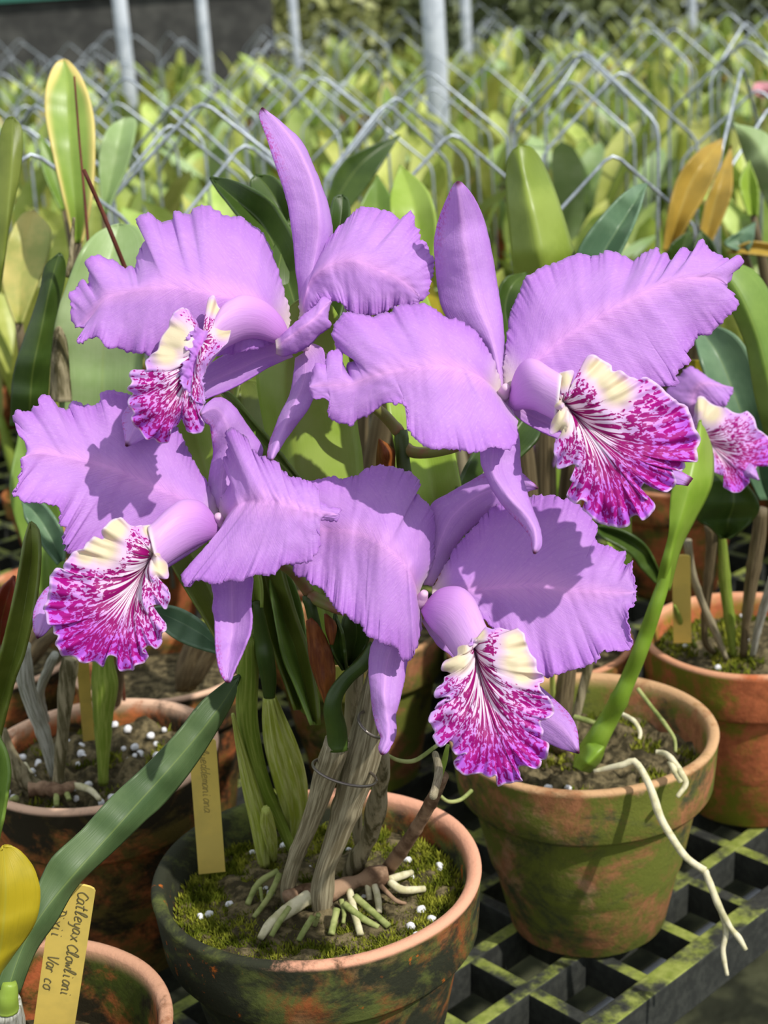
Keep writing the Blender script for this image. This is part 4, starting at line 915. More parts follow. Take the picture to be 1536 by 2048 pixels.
f5 = flower(tRR, K('O', '1390,905,16 1394,892,18 1398,880,18'), [.99, .98, .975], 'small lilac flower partly cut off by the right edge')
M5 = [.975, .97, .965, .965]
petal(f5, K('G', '1090,560 1050,450 1060,350 1120,280 1310,310'), K('G', '1070,560 930,440 880,330 1000,195 1050,180 1200,270 1310,310'), K('G', '1110,560 1130,470 1180,430 1260,420 1310,330 1310,310'), [.985, .975, .97, .97], [.99, .985, .98, .972], [.98, .97, .965, .97], 51, ruf=.003, freq=4, nu=60, nv=12)
sepal(f5, K('G', '1090,650 1140,720 1200,760 1280,800'), K('G', '1100,640 1180,690 1230,730 1280,800'), K('G', '1070,660 1090,750 1170,790 1280,800'), [.98, .975, .97, .965], [.985, .98, .975, .965], [.985, .98, .975, .965], 52)
lip(f5, K('G', '1090,590')[0], K('G', '1080,375 1120,370 1180,420 1260,440 1340,480 1400,460 1450,510 1470,570 1536,620 1560,700 1540,810 1490,790 1450,840 1410,870 1410,930 1330,990 1250,950 1270,890 1180,850 1200,800 1150,760 1110,720 1070,680 1080,640 1050,560 1060,480'),
    K('G', '1370,900')[0], .975, .972, .955, .008, [K('G', '1170,470')[0] + (32,), K('G', '1110,420')[0] + (24,)], 53, nth=260, nr=30)
sepal(f5, K('G', '1300,800 1380,840 1430,860 1480,905'), K('G', '1290,785 1380,780 1440,810 1480,905'), K('G', '1300,815 1370,870 1430,890 1480,905'), [.965, .955, .95, .95], [.968, .958, .953, .95], [.968, .958, .953, .95], 54)
# small flower glimpsed behind the big lip, on a plant farther back

# ------------------------------------------------------------------ pot at the left edge
ZL = PL.z - 0.013
for s, m_, l_ in (('375,1830,40 365,1700,30 385,1500,30 400,1300,36 420,1100,46 440,980,40', M_FIB, .97), ('340,1720,24 270,1450,36 180,1200,42 150,1050,44 150,900,34', M_BULB_S, .96), ('300,1400,16 250,1200,20 300,1050,26 340,960,20', M_BULB_S, .96),
                  ('640,1760,24 640,1500,36 640,1320,52 650,1150,62 640,1000,56 640,850,40', M_BULB_G2, .97), ('240,1800,40 130,1700,44 60,1560,30 20,1420,16', M_FIB, .99), ('720,1300,16 735,1150,26 740,1000,20', M_BULB_D, 1.0)):
    cane(tL, K('Q3', s), m_, z=ZL, lean=l_, nodes=(.35,), n=34, wob=.15, ws=2.5)
zroot(tL, K('Q3', '180,1800,60 280,1790,60 380,1800,56 470,1760,30'), ZL + .008, ZL + .008, M_RHIZ, 'rhizome', 20)
for s, m_ in (('350,1790,22 350,1850,24 350,1900,20', M_ROOT_G), ('400,1790,24 430,1860,22', M_ROOT_G), ('460,1770,30 560,1800,28 620,1860,18', M_ROOT), ('150,1640,24 200,1720,22 240,1810,20', M_ROOT), ('100,1850,30 60,1870,26', M_ROOT_G)):
    zroot(tL, K('Q3', s), ZL + .008, ZL + .004, m_)
leaf(tL, K('Q3', '-60,1480 40,1150 130,800 185,450 200,280 190,135'), K('Q3', '-120,1450 -20,1050 60,720 120,440 150,250 190,135'), K('Q3', '-20,1560 80,1150 150,950 210,700 242,480 250,300 238,180 190,135'), [.86, .84, .82, .81, .81, .815], M_LF_OLIVE, vee=.008)
leaf(tL, K('Q3', '-60,2150 -20,1950 0,1750 -10,1600 -20,1430'), K('Q3', '-120,2150 -110,1950 -90,1750 -60,1600 -20,1430'), K('Q3', '-20,2150 20,1980 50,1800 62,1680 40,1560 -20,1430'), [.80, .79, .785, .785, .79], M_LF_GREEN, vee=.006)
leaf(tL, K('Q3', '0,900 10,750 50,600 90,470'), K('Q3', '-60,900 -50,740 0,560 90,470'), K('Q3', '60,900 70,760 100,620 90,470'), [.95, .94, .93, .93], M_LF_RED, vee=.006)
leaf(tL, K('Q3', '380,380 330,260 270,150 200,60 140,10'), K('Q3', '360,400 270,290 190,170 150,90 140,10'), K('Q3', '400,380 400,240 340,110 250,10 140,10'), [.96, .96, .96, .965, .97], M_LF_BLUE, vee=.008)
leaf(tL, K('Q4', '170,2200 190,1900 240,1650 280,1450 310,1320 350,1188'), K('Q4', '60,2200 80,1900 140,1700 190,1560 240,1400 270,1260 350,1188'), K('Q4', '270,2200 290,1850 310,1640 340,1500 375,1350 380,1230 350,1188'), [1.0, .985, .975, .97, .965, .965], M_LF_DARK, vee=-.008)
leaf(tL, K('Q4', '590,2200 600,2000 610,1700 640,1300 700,1020'), K('Q4', '360,2200 330,1900 320,1600 390,1380 460,1200 540,1090 640,1030 700,1018'), K('Q4', '820,2200 830,1900 845,1500 865,1200 850,1090 790,1030 700,1018'), [1.02, 1.01, 1.0, 1.0, 1.01], M_LF_PALE, vee=.010)
leaf(tL, K('Q4', '-40,1500 20,1200 50,900 70,650 75,392'), K('Q4', '-160,1500 -110,1200 -60,900 -20,600 30,410 75,392'), K('Q4', '0,1400 40,1100 62,960 110,740 130,560 122,440 75,392'), [.98, .97, .965, .965, .97], M_LF_OLIVE, vee=-.006)
blade('dry_sheath', K('Q4', '350,2060 350,1850 350,1620'), K('Q4', '290,2060 300,1850 310,1640 350,1620'), K('Q4', '420,2060 405,1850 385,1680 350,1620'), [.995, .99, .99], [1.0, .996, .992], [1.0, .996, .992], M_FIB, tL, .001, nu=24, nv=6, ruf=.002, freq=3, seed=7)
stem('dry_sheath', K('Q4', '390,1330,36 410,1260,30 420,1150,26 432,980,16'), [1.0, 1.0, 1.0], M_FIB, tL, n=16, wob=.3)
# ------------------------------------------------------------------ corner pot: long strap leaf, yellow leaf, silvery cane
cane(tBL, K('Q2', '20,2300,300 20,2000,330 20,1800,400 20,1660,360 30,1560,300'), M_BULB_S, z=PBL.z - .04, lean=.735, n=24, ws=1.0)
stem('leaf_stalk', K('Q2', '60,1620,210 60,1530,190 70,1440,170 80,1380,120'), [.735, .73, .728], M_LF_BRIGHT, tBL, n=12)
leaf(tBL, K('O', '12,1985 50,1880 112,1790 200,1690 290,1590 370,1500 440,1412 480,1350'),
     K('O', '-8,1975 10,1925 45,1860 66,1805 80,1762 105,1715 150,1672 176,1646 226,1590 290,1532 355,1464 403,1403 455,1362 480,1350'),
     K('O', '38,1985 70,1902 112,1841 155,1769 234,1694 290,1640 322,1612 371,1554 413,1493 451,1429 470,1390 480,1350'), [.728, .735, .745, .76, .78, .80, .815], M_LF_STRAP, vee=-.004, asym=.007, nu=70, nv=10)
leaf(tBL, K('O', '-20,1985 0,1900 10,1820 12,1760 8,1692'), K('O', '-50,1970 -60,1860 -45,1770 -15,1715 8,1692'), K('O', '0,1945 30,1902 59,1863 75,1827 80,1790 77,1764 66,1734 47,1708 26,1692 8,1692'), [.725, .715, .708, .705, .708], M_LF_YELLOW, vee=-.006)

# ------------------------------------------------------------------ name tags with hand-written lines
STROKES = {
 'C': ['9,8 5,10 1,6 1,3 4,0 9,2'], 'a': ['7,6 3,6.5 1,3 2,0.4 5,1 7,5', '7,6 6.6,2 8.5,0.3'], 't': ['5,11 3.4,3 4,0.3 6.5,0.8', '1,7 7,7.6'],
 'l': ['2,0.3 6,10 4.6,11.6 2.8,8 2.6,1 4.2,0.2 6.4,1.6'], 'e': ['1,3 6,4.2 6,6.4 3,6.4 1,3 2.4,0.3 6.8,1'], 'y': ['1,6.4 2.6,1.6 5,1.4 7,6.4', '7,6.4 5,-3.6 2,-4.4'],
 'x': ['1,6 7,0.4', '7,6.4 1,0'], 'o': ['4,6.4 1,4.4 1.4,0.8 4.4,0.2 6.6,2.6 5.6,6 4,6.4 7.4,6'], 'w': ['0.6,6.4 1.6,0.6 4,4.6 5.4,0.6 8,6.4'], 'i': ['2.6,6.2 2.6,0.6 4.6,0.6', '2.9,9 3.1,9.4'],
 'n': ['1,6.2 1.4,0.3 1.2,4 4,6.4 5.4,5 5.6,0.6 7.4,0.8'], 'D': ['2,0 3,11', '0.6,10.6 6,10 8.6,6 7,1.6 0.8,0'], 'V': ['0.6,11 3.4,0.2 8.6,11.4'], 'r': ['1.4,6.2 1.8,0.2', '1.7,4 3.6,6.2 5.6,5.6'],
 'c': ['6,5.6 3.4,6.4 1,3.6 1.8,0.6 6,0.8'], 'd': ['6,5.6 3,6.4 1,3 2.4,0.4 6,2', '7.4,11.4 6,0.4 8,0.4'], 'm': ['1,6.2 1.4,0.3 1.2,4 3,6.4 4,5 4.1,0.5 4.2,4.2 6,6.4 7,5 7.2,0.6 8.6,0.8'], '.': ['2,0.2 2.4,0.5'], 'u': ['1,6.4 1.6,0.8 4,0.4 6,3 6.2,6.4 6.4,0.6 8,0.4']}
def name_tag(label, top, bot, wpx, d_top, d_bot, lines, ink=0.00035, size=0.105, im=None):
    """flat plastic strip, rounded top; writing runs down the strip"""
    A = P(*top, d_top); B = P(*bot, d_bot); ax = (B - A).normalized()
    vw = (CAM - A).normalized(); side = ax.cross(vw).normalized(); nrm = side.cross(ax).normalized()
    if nrm.dot(vw) < 0: nrm = -nrm
    if side.dot(RC) < 0: side = -side
    W = wpx / FPX * (d_top + d_bot) / 2; L = (B - A).length; th = 0.0007
    t = thing('name_tag', B, label, 'tag')
    prof = [(0.0, -0.22), (0.02, -0.36), (0.06, -0.46), (0.12, -0.5)]
    out = [(a * W * 1.2, b_ * W) for a, b_ in prof] + [(L, -0.5 * W), (L, 0.5 * W)] + [(a * W * 1.2, -b_ * W) for a, b_ in reversed(prof)]
    n = len(out); V = [A + ax * a + side * b_ + nrm * th for a, b_ in out] + [A + ax * a + side * b_ - nrm * th for a, b_ in out]
    Fc = [tuple(range(n)), tuple(range(2 * n - 1, n - 1, -1))] + [(i, i + n, (i + 1) % n + n, (i + 1) % n) for i in range(n)]
    mesh_obj('strip', V, Fc, M_TAG, t, smooth=False)
    V = []; Fc = []
    for txt, y0, x0 in lines:
        x = x0 * W; sc = W * size / 3.2
        for ch in txt:
            if ch == ' ': x += 5 * sc; continue
            for st in STROKES[ch]:
                pts = []
                for p in st.split():
                    a, b_ = map(float, p.split(','))
                    pts.append(A + ax * (x + (a + b_ * 0.25) * sc * 0.9) + side * (y0 * W + b_ * sc) + nrm * (th + 0.0001))
                pts = catmull(pts, max(6, 5 * len(pts))) if len(pts) > 2 else pts
                v, f_, _ = tube_data(pts, ink, 5, off=len(V)); V += v; Fc += f_
            x += 6.9 * sc
    if V: mesh_obj('writing', V, Fc, im or M_INK, t)
    return t
name_tag('yellow plant label with two handwritten lines, in the corner pot', (150, 1768), (101, 2100), 82, .772, .815,
         [('Catleya', 0.10, 0.16), ('x', 0.08, 1.46), ('Clowliani', 0.04, 1.75), ('Dixii', -0.38, 0.7), ('Var', -0.40, 2.15), ('co', -0.40, 2.85)], ink=.00030, size=.084)
name_tag('yellow plant label with faint writing, leaning in the front mossy pot', (404, 1478), (424, 1745), 54, .885, .905, [('lueddemaniana', -0.12, 0.35)], ink=.0003, size=.09, im=M_INK2)
name_tag('slim yellow plant label behind the speckled lip, in the left pot', (162, 1290), (178, 1480), 24, .985, 1.045, [])
name_tag('ochre plant label among the canes of the orange pot at right', (1362, 1110), (1365, 1285), 36, 1.10, 1.14, [])

# wire ties round the canes
def ring(label, cx, cy, rx, ry, d, tilt, dz=0.018, name='wire_tie'):
    pts = []
    for i in range(41):
        th = 2 * math.pi * i / 40
        x = math.cos(th) * rx; y = math.sin(th) * ry
        xr = x * math.cos(tilt) - y * math.sin(tilt); yr = x * math.sin(tilt) + y * math.cos(tilt)
        pts.append(P(cx + xr, cy + yr, d - math.sin(th) * dz))
    return tag(wtube(name, pts, .0008, M_TIE, None, seg=8), label, 'wire')
ring('thin wire tie looped round the two sheathed canes of the front orchid', 689, 1545, 66, 22, .79, .28)
ring('upper thin wire tie beside the tip of the hanging sepal', 745, 1450, 34, 18, .775, .7, .015)
# brown stakes
tag(stem('plant_stake', K('Q4', '735,3900,18 640,2700,18 515,1120,18 495,850,16 470,600,14 450,350,13 435,155,12'), [base_d(251, 1433, ZL), 1.045, 1.05, 1.05, 1.06], M_STAKE, None, n=20, seg=8), 'thin upright reddish stake in front of the yellow-edged leaf', 'stake')
tag(stem('plant_stake', K('Q4', '760,1340,30 730,1270,28 600,950,26 490,700,24'), [.93, .92, .91], M_STAKE, None, n=12, seg=10), 'thick dark brown stake leaning behind the upper left flower', 'stake')

# ------------------------------------------------------------------ plants traced one by one in the rows behind
def behind(label, x, y, zpot=0.13, R=0.075, mat=None, seed=0, canes=()):
    p = Vector((x, y, 0)); loc = (x, y, 0)
    t = thing('potted_orchid', loc, label, 'orchid')
    place(pot_mesh('pot', R, zpot, mat or M_POT_X, seg=40, seed=seed), loc, t)
    place(soil_mesh('potting_mix', R * .885, 0, M_SOIL, .004, seed, n=8, seg=24), (loc[0], loc[1], zpot - .02), t)
    return t, p
def foot(t, p, mid, d0, mat, w=0.009, h=0.135):
    """cane from the potting mix to the foot of a traced leaf"""
    e = P(mid[0][0], mid[0][1], d0)
    s = Vector((p.x + (e.x - p.x) * 0.25, p.y + (e.y - p.y) * 0.25, h - 0.02))
    m_ = (s + e) / 2 + Vector((0, 0, 0.01))
    V, Fc, UV = tube_data(catmull([s, m_, e], 12), [w * .5, w * .7, w * .9, w, w, w, w * .95, w * .9, w * .8, w * .6, w * .45, w * .35], 10)
    mesh_obj('pseudobulb', V, Fc, mat, t, uvs=UV)
def pleaf(t, p, mid, L, R, d, mat, vee=.01, asym=0., bulb=None, **kw):
    leaf(t, mid, L, R, d, mat, vee, asym=asym, **kw); foot(t, p, mid, d[0], bulb or M_BULB_D)
t, p = behind('orchid with the tall leaf edged in yellow, at the upper left', -.30, 1.31, seed=21)
pleaf(t, p, K('Q4', '455,1130 430,800 412,500 400,200 375,55'), K('Q4', '430,1130 390,950 330,700 290,520 262,350 270,220 300,120 340,65 375,55'), K('Q4', '480,1130 525,950 550,750 555,520 545,380 510,240 460,130 410,70 375,55'), [1.16, 1.15, 1.15, 1.16, 1.17], M_LF_YEDGE, .008)
pleaf(t, p, K('Q4', '110,1600 120,1400 140,1200 200,940'), K('Q4', '90,1600 20,1400 20,1250 60,1080 130,960 200,940'), K('Q4', '130,1600 200,1420 270,1250 300,1090 280,1020 200,940'), [1.2, 1.2, 1.2, 1.21], M_LF_CREAM, .006)
t, p = behind('orchid with a broad pale leaf right of the yellow-edged one', -.253, 1.49, seed=22)
pleaf(t, p, K('Q4', '612,960 640,800 680,620 730,395'), K('Q4', '600,960 580,700 590,560 640,450 730,395'), K('Q4', '625,960 680,830 740,700 785,520 795,410 730,395'), [1.42, 1.42, 1.42, 1.43], M_LF_PALE, .01)
pleaf(t, p, K('O', '130,420 105,330 80,270'), K('O', '120,420 85,340 80,270'), K('O', '140,420 125,330 80,270'), [1.5, 1.5, 1.5], M_LF_GREEN, .008)
t, p = behind('orchid with the tall spotted leaf and a half-hidden bloom, behind the upper right flower', 0.115, 1.115, seed=23)
tSP = (t, p)
pleaf(t, p, K('Q5', '530,950 505,690 470,500 430,330 405,200 410,155'), K('Q5', '430,950 380,700 360,520 350,400 348,300 365,200 410,155'), K('Q5', '640,950 660,700 640,600 600,470 560,350 510,240 460,170 410,155'), [1.05, 1.04, 1.03, 1.03, 1.035, 1.04], M_LF_SPOT, -.02)
pleaf(t, p, K('Q5', '400,1150 360,1000 340,900 370,800 440,740'), K('Q5', '370,1150 320,1000 305,850 350,760 440,740'), K('Q5', '440,1150 420,1000 420,880 440,800 440,740'), [1.03, 1.02, 1.02, 1.02, 1.03], M_LF_DARK, .006)
pleaf(t, p, K('Q5', '740,780 790,650 850,550 920,440 985,335'), K('Q5', '640,780 670,650 720,560 800,460 880,380 940,340 985,335'), K('Q5', '800,780 860,660 890,600 930,510 962,420 985,335'), [1.06, 1.05, 1.05, 1.06, 1.08], M_LF_BLUE, .014, asym=-.004)
t, p = behind('orchid with ochre leaves among wires at the upper right', 0.304, 1.525, seed=24)
pleaf(t, p, K('Q5', '1090,640 1130,480 1200,300 1330,130'), K('Q5', '1060,640 1080,480 1130,300 1230,180 1330,130'), K('Q5', '1110,640 1170,520 1260,370 1320,230 1330,130'), [1.45, 1.44, 1.44, 1.46], M_LF_ORANGE, .012)
pleaf(t, p, K('Q5', '1250,600 1300,400 1370,160'), K('Q5', '1220,600 1260,400 1370,160'), K('Q5', '1280,600 1370,380 1370,160'), [1.5, 1.5, 1.52], M_LF_ORANGE, .008)
pleaf(t, p, K('Q5', '1140,720 1145,640 1180,545'), K('Q5', '1085,720 1090,620 1180,545'), K('Q5', '1200,720 1205,620 1180,545'), [1.36, 1.35, 1.35], M_LF_DARK, .006)
pleaf(t, p, K('Q5', '1240,720 1250,640 1230,545'), K('Q5', '1210,720 1200,620 1230,545'), K('Q5', '1310,720 1290,610 1230,545'), [1.35, 1.34, 1.34], M_LF_DARK, .006)
t, p = behind('orchid with pale arching leaves at the upper right edge', 0.47, 1.60, seed=25)
pleaf(t, p, K('Q5', '1640,560 1560,300 1480,150 1380,60'), K('Q5', '1600,580 1500,360 1430,220 1380,60'), K('Q5', '1700,520 1640,260 1530,110 1380,60'), [1.6, 1.55, 1.52, 1.5], M_LF_PALE, -.01)
pleaf(t, p, K('Q5', '1470,480 1450,380 1450,230'), K('Q5', '1445,480 1405,330 1450,230'), K('Q5', '1490,480 1490,350 1450,230'), [1.5, 1.5, 1.5], M_LF_BRIGHT, .008)
pleaf(t, p, K('Q5', '1420,620 1400,580 1480,510'), K('Q5', '1400,640 1340,600 1480,510'), K('Q5', '1450,640 1470,590 1480,510'), [1.4, 1.4, 1.42], M_LF_BLUE, .006)
pleaf(t, p, K('Q5', '1560,640 1450,625 1350,650'), K('Q5', '1560,610 1450,600 1350,650'), K('Q5', '1560,670 1450,655 1350,650'), [1.4, 1.4, 1.4], M_LF_ORANGE, .006)
t, p = behind('orchid with broad olive leaves between the two upper sepals', -.05, 1.32, seed=26)
pleaf(t, p, K('O', '800,640 840,520 830,420 800,330'), K('O', '785,640 790,520 780,400 800,330'), K('O', '815,640 870,500 860,390 800,330'), [1.2, 1.2, 1.2, 1.22], M_LF_BRIGHT, .01)
pleaf(t, p, K('O', '745,520 752,450 755,350'), K('O', '730,520 715,430 755,350'), K('O', '760,520 795,430 755,350'), [1.3, 1.3, 1.3], M_LF_GREEN, .01)
pleaf(t, p, K('O', '825,520 820,450 825,390'), K('O', '800,520 785,430 825,390'), K('O', '850,520 848,430 825,390'), [1.25, 1.25, 1.25], M_LF_DARK, .006)
pleaf(t, p, K('O', '660,420 720,330 800,270'), K('O', '650,410 690,320 800,270'), K('O', '690,430 750,350 800,270'), [1.45, 1.45, 1.46], M_LF_DARK, .006)
# glimpsed flower on a plant behind the big speckled lip
t, p = tSP
fl = flower(t, K('O', '1040,1010,16 1060,950,18 1075,890,22 1090,862,20'), [1.13, 1.12, 1.11], 'half-hidden lilac flower on a thick greenish stalk')
petal(fl, K('O', '1090,862 1065,890 1040,905'), K('O', '1085,850 1050,872 1035,890 1040,905'), K('O', '1095,870 1080,920 1050,925 1040,905'), [1.11, 1.10, 1.10], [1.12, 1.12, 1.1], [1.12, 1.12, 1.1], 61, ruf=.002, freq=3, nu=30, nv=8)
petal(fl, K('O', '1090,862 1110,895 1108,935'), K('O', '1082,866 1095,910 1108,935'), K('O', '1100,856 1135,890 1108,935'), [1.11, 1.10, 1.10], [1.12, 1.12, 1.1], [1.12, 1.12, 1.1], 62, ruf=.002, freq=3, nu=30, nv=8)
sepal(fl, K('O', '1090,862 1100,840 1110,815'), K('O', '1080,862 1085,835 1110,815'), K('O', '1100,862 1120,840 1110,815'), [1.11, 1.11, 1.11], [1.12, 1.12, 1.11], [1.12, 1.12, 1.11], 63)
pleaf(t, p, K('O', '1100,1000 1110,940 1100,860'), K('O', '1085,1000 1080,930 1100,860'), K('O', '1120,1000 1140,930 1100,860'), [1.2, 1.2, 1.2], M_LF_BRIGHT, .008)

# more pots standing close behind, mostly hidden
t, p = behind('clay pot orchid in shade just behind the front mossy pot', -.03, 1.16, .135, .075, M_POT_R, 31)
pleaf(t, p, K('O', '760,1240 790,1120 800,1000 780,900'), K('O', '745,1240 750,1120 750,1000 780,900'), K('O', '780,1240 830,1120 845,1000 780,900'), [1.2, 1.18, 1.17, 1.17], M_LF_OLIVE, .01)
pleaf(t, p, K('O', '700,1240 690,1120 700,1000 690,880'), K('O', '690,1240 655,1120 660,1000 690,880'), K('O', '715,1240 730,1120 745,1000 690,880'), [1.2, 1.18, 1.17, 1.17], M_LF_DARK, .01)
t, p = behind('clay pot orchid in shade behind the ribbed green canes', -.18, 1.11, .135, .072, M_POT_L, 32)
pleaf(t, p, K('O', '430,1240 420,1120 400,1000 410,900'), K('O', '415,1240 380,1120 360,1000 410,900'), K('O', '450,1240 465,1120 450,1000 410,900'), [1.15, 1.14, 1.14, 1.14], M_LF_OLIVE, .01)
pleaf(t, p, K('O', '480,1250 520,1150 560,1060 570,960'), K('O', '465,1250 485,1150 520,1060 570,960'), K('O', '500,1250 560,1150 600,1060 570,960'), [1.15, 1.14, 1.14, 1.14], M_LF_DARK, .01)
t, p = behind('clay pot orchid in shade behind the green-stained pot', 0.11, 1.296, .135, .072, M_POT_X, 33)
pleaf(t, p, K('O', '1010,1180 1000,1100 1010,1000 1000,900'), K('O', '1000,1180 960,1100 970,1000 1000,900'), K('O', '1025,1180 1045,1100 1050,1000 1000,900'), [1.32, 1.31, 1.31, 1.31], M_LF_OLIVE, .01)
t, p = behind('clay pot orchid in shade behind the pot at the left edge', -.33, 1.15, .135, .075, M_POT_L, 34)
pleaf(t, p, K('O', '110,1230 90,1100 60,980 40,860'), K('O', '95,1230 50,1100 20,980 40,860'), K('O', '130,1230 130,1100 110,980 40,860'), [1.22, 1.21, 1.2, 1.2], M_LF_GREEN, .01)
pleaf(t, p, K('O', '160,1240 200,1120 215,1000 210,880'), K('O', '145,1240 160,1120 170,1000 210,880'), K('O', '180,1240 240,1120 260,1000 210,880'), [1.22, 1.21, 1.2, 1.2], M_LF_OLIVE, .01)

# ------------------------------------------------------------------ rows of orchids behind (shared meshes, one object per leaf)
def leaf_local(seed, Lg, Wd, arch, fold, mat, nu=14, nv=3):
    V = []; UV = []; rnd = random.Random(seed); tw = rnd.uniform(-.5, .5)
    for i in range(nu):
        u = i / (nu - 1)
        w_ = Wd * (0.16 + 0.84 * min(1, u / 0.35) ** 0.8) * (1 - max(0, (u - 0.55) / 0.45) ** 2.4) ** 0.5 * 0.5 if u < 1 else 0.0006
        z = Lg * u * math.cos(arch * u * 0.8); y = Lg * u * math.sin(arch * u * 0.8)
        for j in range(-nv, nv + 1):
            v = j / nv; ang = tw * u
            x = w_ * v; dy = -fold * abs(v) ** 1.3 * w_
            V.append(Vector((x * math.cos(ang) - dy * math.sin(ang), y + x * math.sin(ang) + dy * math.cos(ang), z))); UV.append((u, .5 + .5 * v))
    me = bpy.data.meshes.new('leaf'); me.from_pydata([tuple(v) for v in V], [], grid_faces(nu, 2 * nv + 1))
    me.polygons.foreach_set('use_smooth', [True] * len(me.polygons))
    uvl = me.uv_layers.new(name='UVMap'); buf = []
    for l in me.loops: buf.extend(UV[l.vertex_index])
    uvl.data.foreach_set('uv', buf); me.materials.append(mat); return me
rb = random.Random(77)
LM = []
for i in range(12):
    m_ = [M_LF_BACK, M_LF_BACK2, M_LF_BACK, M_LF_BACK2, M_LF_BACK, M_LF_PALE][i % 6]
    LM.append(leaf_local(i, rb.uniform(.19, .29), rb.uniform(.046, .066), rb.uniform(.05, .75), rb.uniform(.15, .5), m_))
LMY = [leaf_local(50, .22, .055, .4, .3, M_LF_ORANGE), leaf_local(51, .20, .05, .3, .3, M_LF_YELLOW), leaf_local(52, .24, .056, .2, .3, M_LF_YEDGE)]
def bulb_local(h, r, mat):
    pts = [Vector((0, 0, h * k / 7)) for k in range(8)]; rad = [r * q for q in (.55, .7, .9, 1, 1, .9, .7, .5)]
    V, Fc, UV = tube_data(pts, rad, 8); me = bpy.data.meshes.new('pseudobulb'); me.from_pydata([tuple(v) for v in V], [], Fc)
    me.polygons.foreach_set('use_smooth', [True] * len(me.polygons)); me.materials.append(mat); return me
BM = [bulb_local(.12, .009, M_BULB_D), bulb_local(.14, .010, M_BULB_G2), bulb_local(.10, .008, M_BULB_B)]
def pot_local():
    V, Fc, UV = lathe(pot_profile(.07, .12), 24); me = bpy.data.meshes.new('pot'); me.from_pydata([tuple(v) for v in V], [], Fc)
    me.polygons.foreach_set('use_smooth', [True] * len(me.polygons)); me.materials.append(M_POT_X); return me
PMESH = pot_local()
SMESH = soil_mesh('potting_mix', .06, .105, M_SOIL, .003, 3, n=4, seg=16); SM = SMESH.data; bpy.data.objects.remove(SMESH)
def link(name, me, parent, loc, rot=(0, 0, 0), sc=1.0):
    o = bpy.data.objects.new(name, me); COL.objects.link(o); o.parent = parent; o.location = loc; o.rotation_euler = rot
    o.scale = (sc, sc, sc); return o
def back_plant(x, y, z, seed, label, group, sc):
    r = random.Random(seed)
    t = thing('potted_orchid', (x, y, z), label, 'orchid', group)
    t.scale = (sc, sc, sc); t.rotation_euler = (0, 0, r.uniform(0, 6.283))
    link('pot', PMESH, t, (0, 0, 0)); link('potting_mix', SM, t, (0, 0, 0))
    n = r.randint(6, 8)
    for i in range(n):
        a = 6.283 * i / n + r.uniform(-.4, .4); rr = r.uniform(.01, .042); tilt = r.uniform(.02, .38)
        bx, by = math.cos(a) * rr, math.sin(a) * rr
        bm_ = r.choice(BM); h = {BM[0]: .12, BM[1]: .14, BM[2]: .10}[bm_]
        rz = a - math.pi / 2
        rot = (-tilt * .6, 0, rz)
        link('pseudobulb', bm_, t, (bx, by, .10), rot)
        # top of the tilted cane
        R_ = Matrix.Rotation(rz, 3, 'Z') @ Matrix.Rotation(-tilt * .6, 3, 'X')
        top = Vector((bx, by, .10)) + R_ @ Vector((0, 0, h - .004))
        me = r.choice(LMY) if r.random() < .05 else r.choice(LM)
        link('leaf', me, t, top, (-tilt, 0, rz + r.uniform(-1.2, 1.2)), r.uniform(.8, 1.12))
        if r.random() < .35:
            link('leaf', r.choice(LM), t, top, (-tilt + .1, 0, rz + 3.14 + r.uniform(-.8, .8)), r.uniform(.7, 1.0))
    return t
used = [(o.location.x, o.location.y) for o in bpy.data.objects if o.name.startswith('potted_orchid') and o.parent is None]
used.append((P(1525, 300, 2.4).x, P(1525, 300, 2.4).y))
rp = random.Random(5)
rows = []; ri = 0
y = 1.38
while y < 9.6:
    gap = 0.20 + 0.030 * (y - 1.3)
    half = 0.25 * y + 0.30
    x = -half + rp.uniform(0, gap)
    while x < half:
        xx, yy = x + rp.uniform(-.03, .03), y + rp.uniform(-.05, .05)
        if all((xx - a) ** 2 + (yy - b_) ** 2 > .155 ** 2 for a, b_ in used): rows.append((xx, yy, ri)); used.append((xx, yy))
        x += gap * rp.uniform(.9, 1.15)
    y += gap * .95; ri += 1
ORD = ['first', 'second', 'third', 'fourth', 'fifth', 'sixth', 'seventh', 'eighth', 'ninth', 'tenth', 'eleventh', 'twelfth']
ln_mid = 'green strap-leaved orchid in the blurred middle rows among the wire hoops'
ln_far = 'small green orchid in the far blurred rows near the posts'
cnt = {}
for i, (x, y, ri) in enumerate(rows):
    k = cnt.get(ri, 0); cnt[ri] = k + 1
    if y < 2.2: back_plant(x, y, 0, 1000 + i, 'blurred green orchid, %s from the left in the %s row behind the flowers' % (ORD[k], ORD[ri]), 'orchids in the near rows behind', rp.uniform(.74, .92))
    elif y < 5: back_plant(x, y, 0 if y < 2.5 else -.04, 1000 + i, ln_mid, 'orchids in the middle rows behind', rp.uniform(.76, .94))
    else: back_plant(x, y, -.04, 1000 + i, ln_far, 'orchids in the far rows behind', rp.uniform(.82, .98))
print('back plants', len(rows))

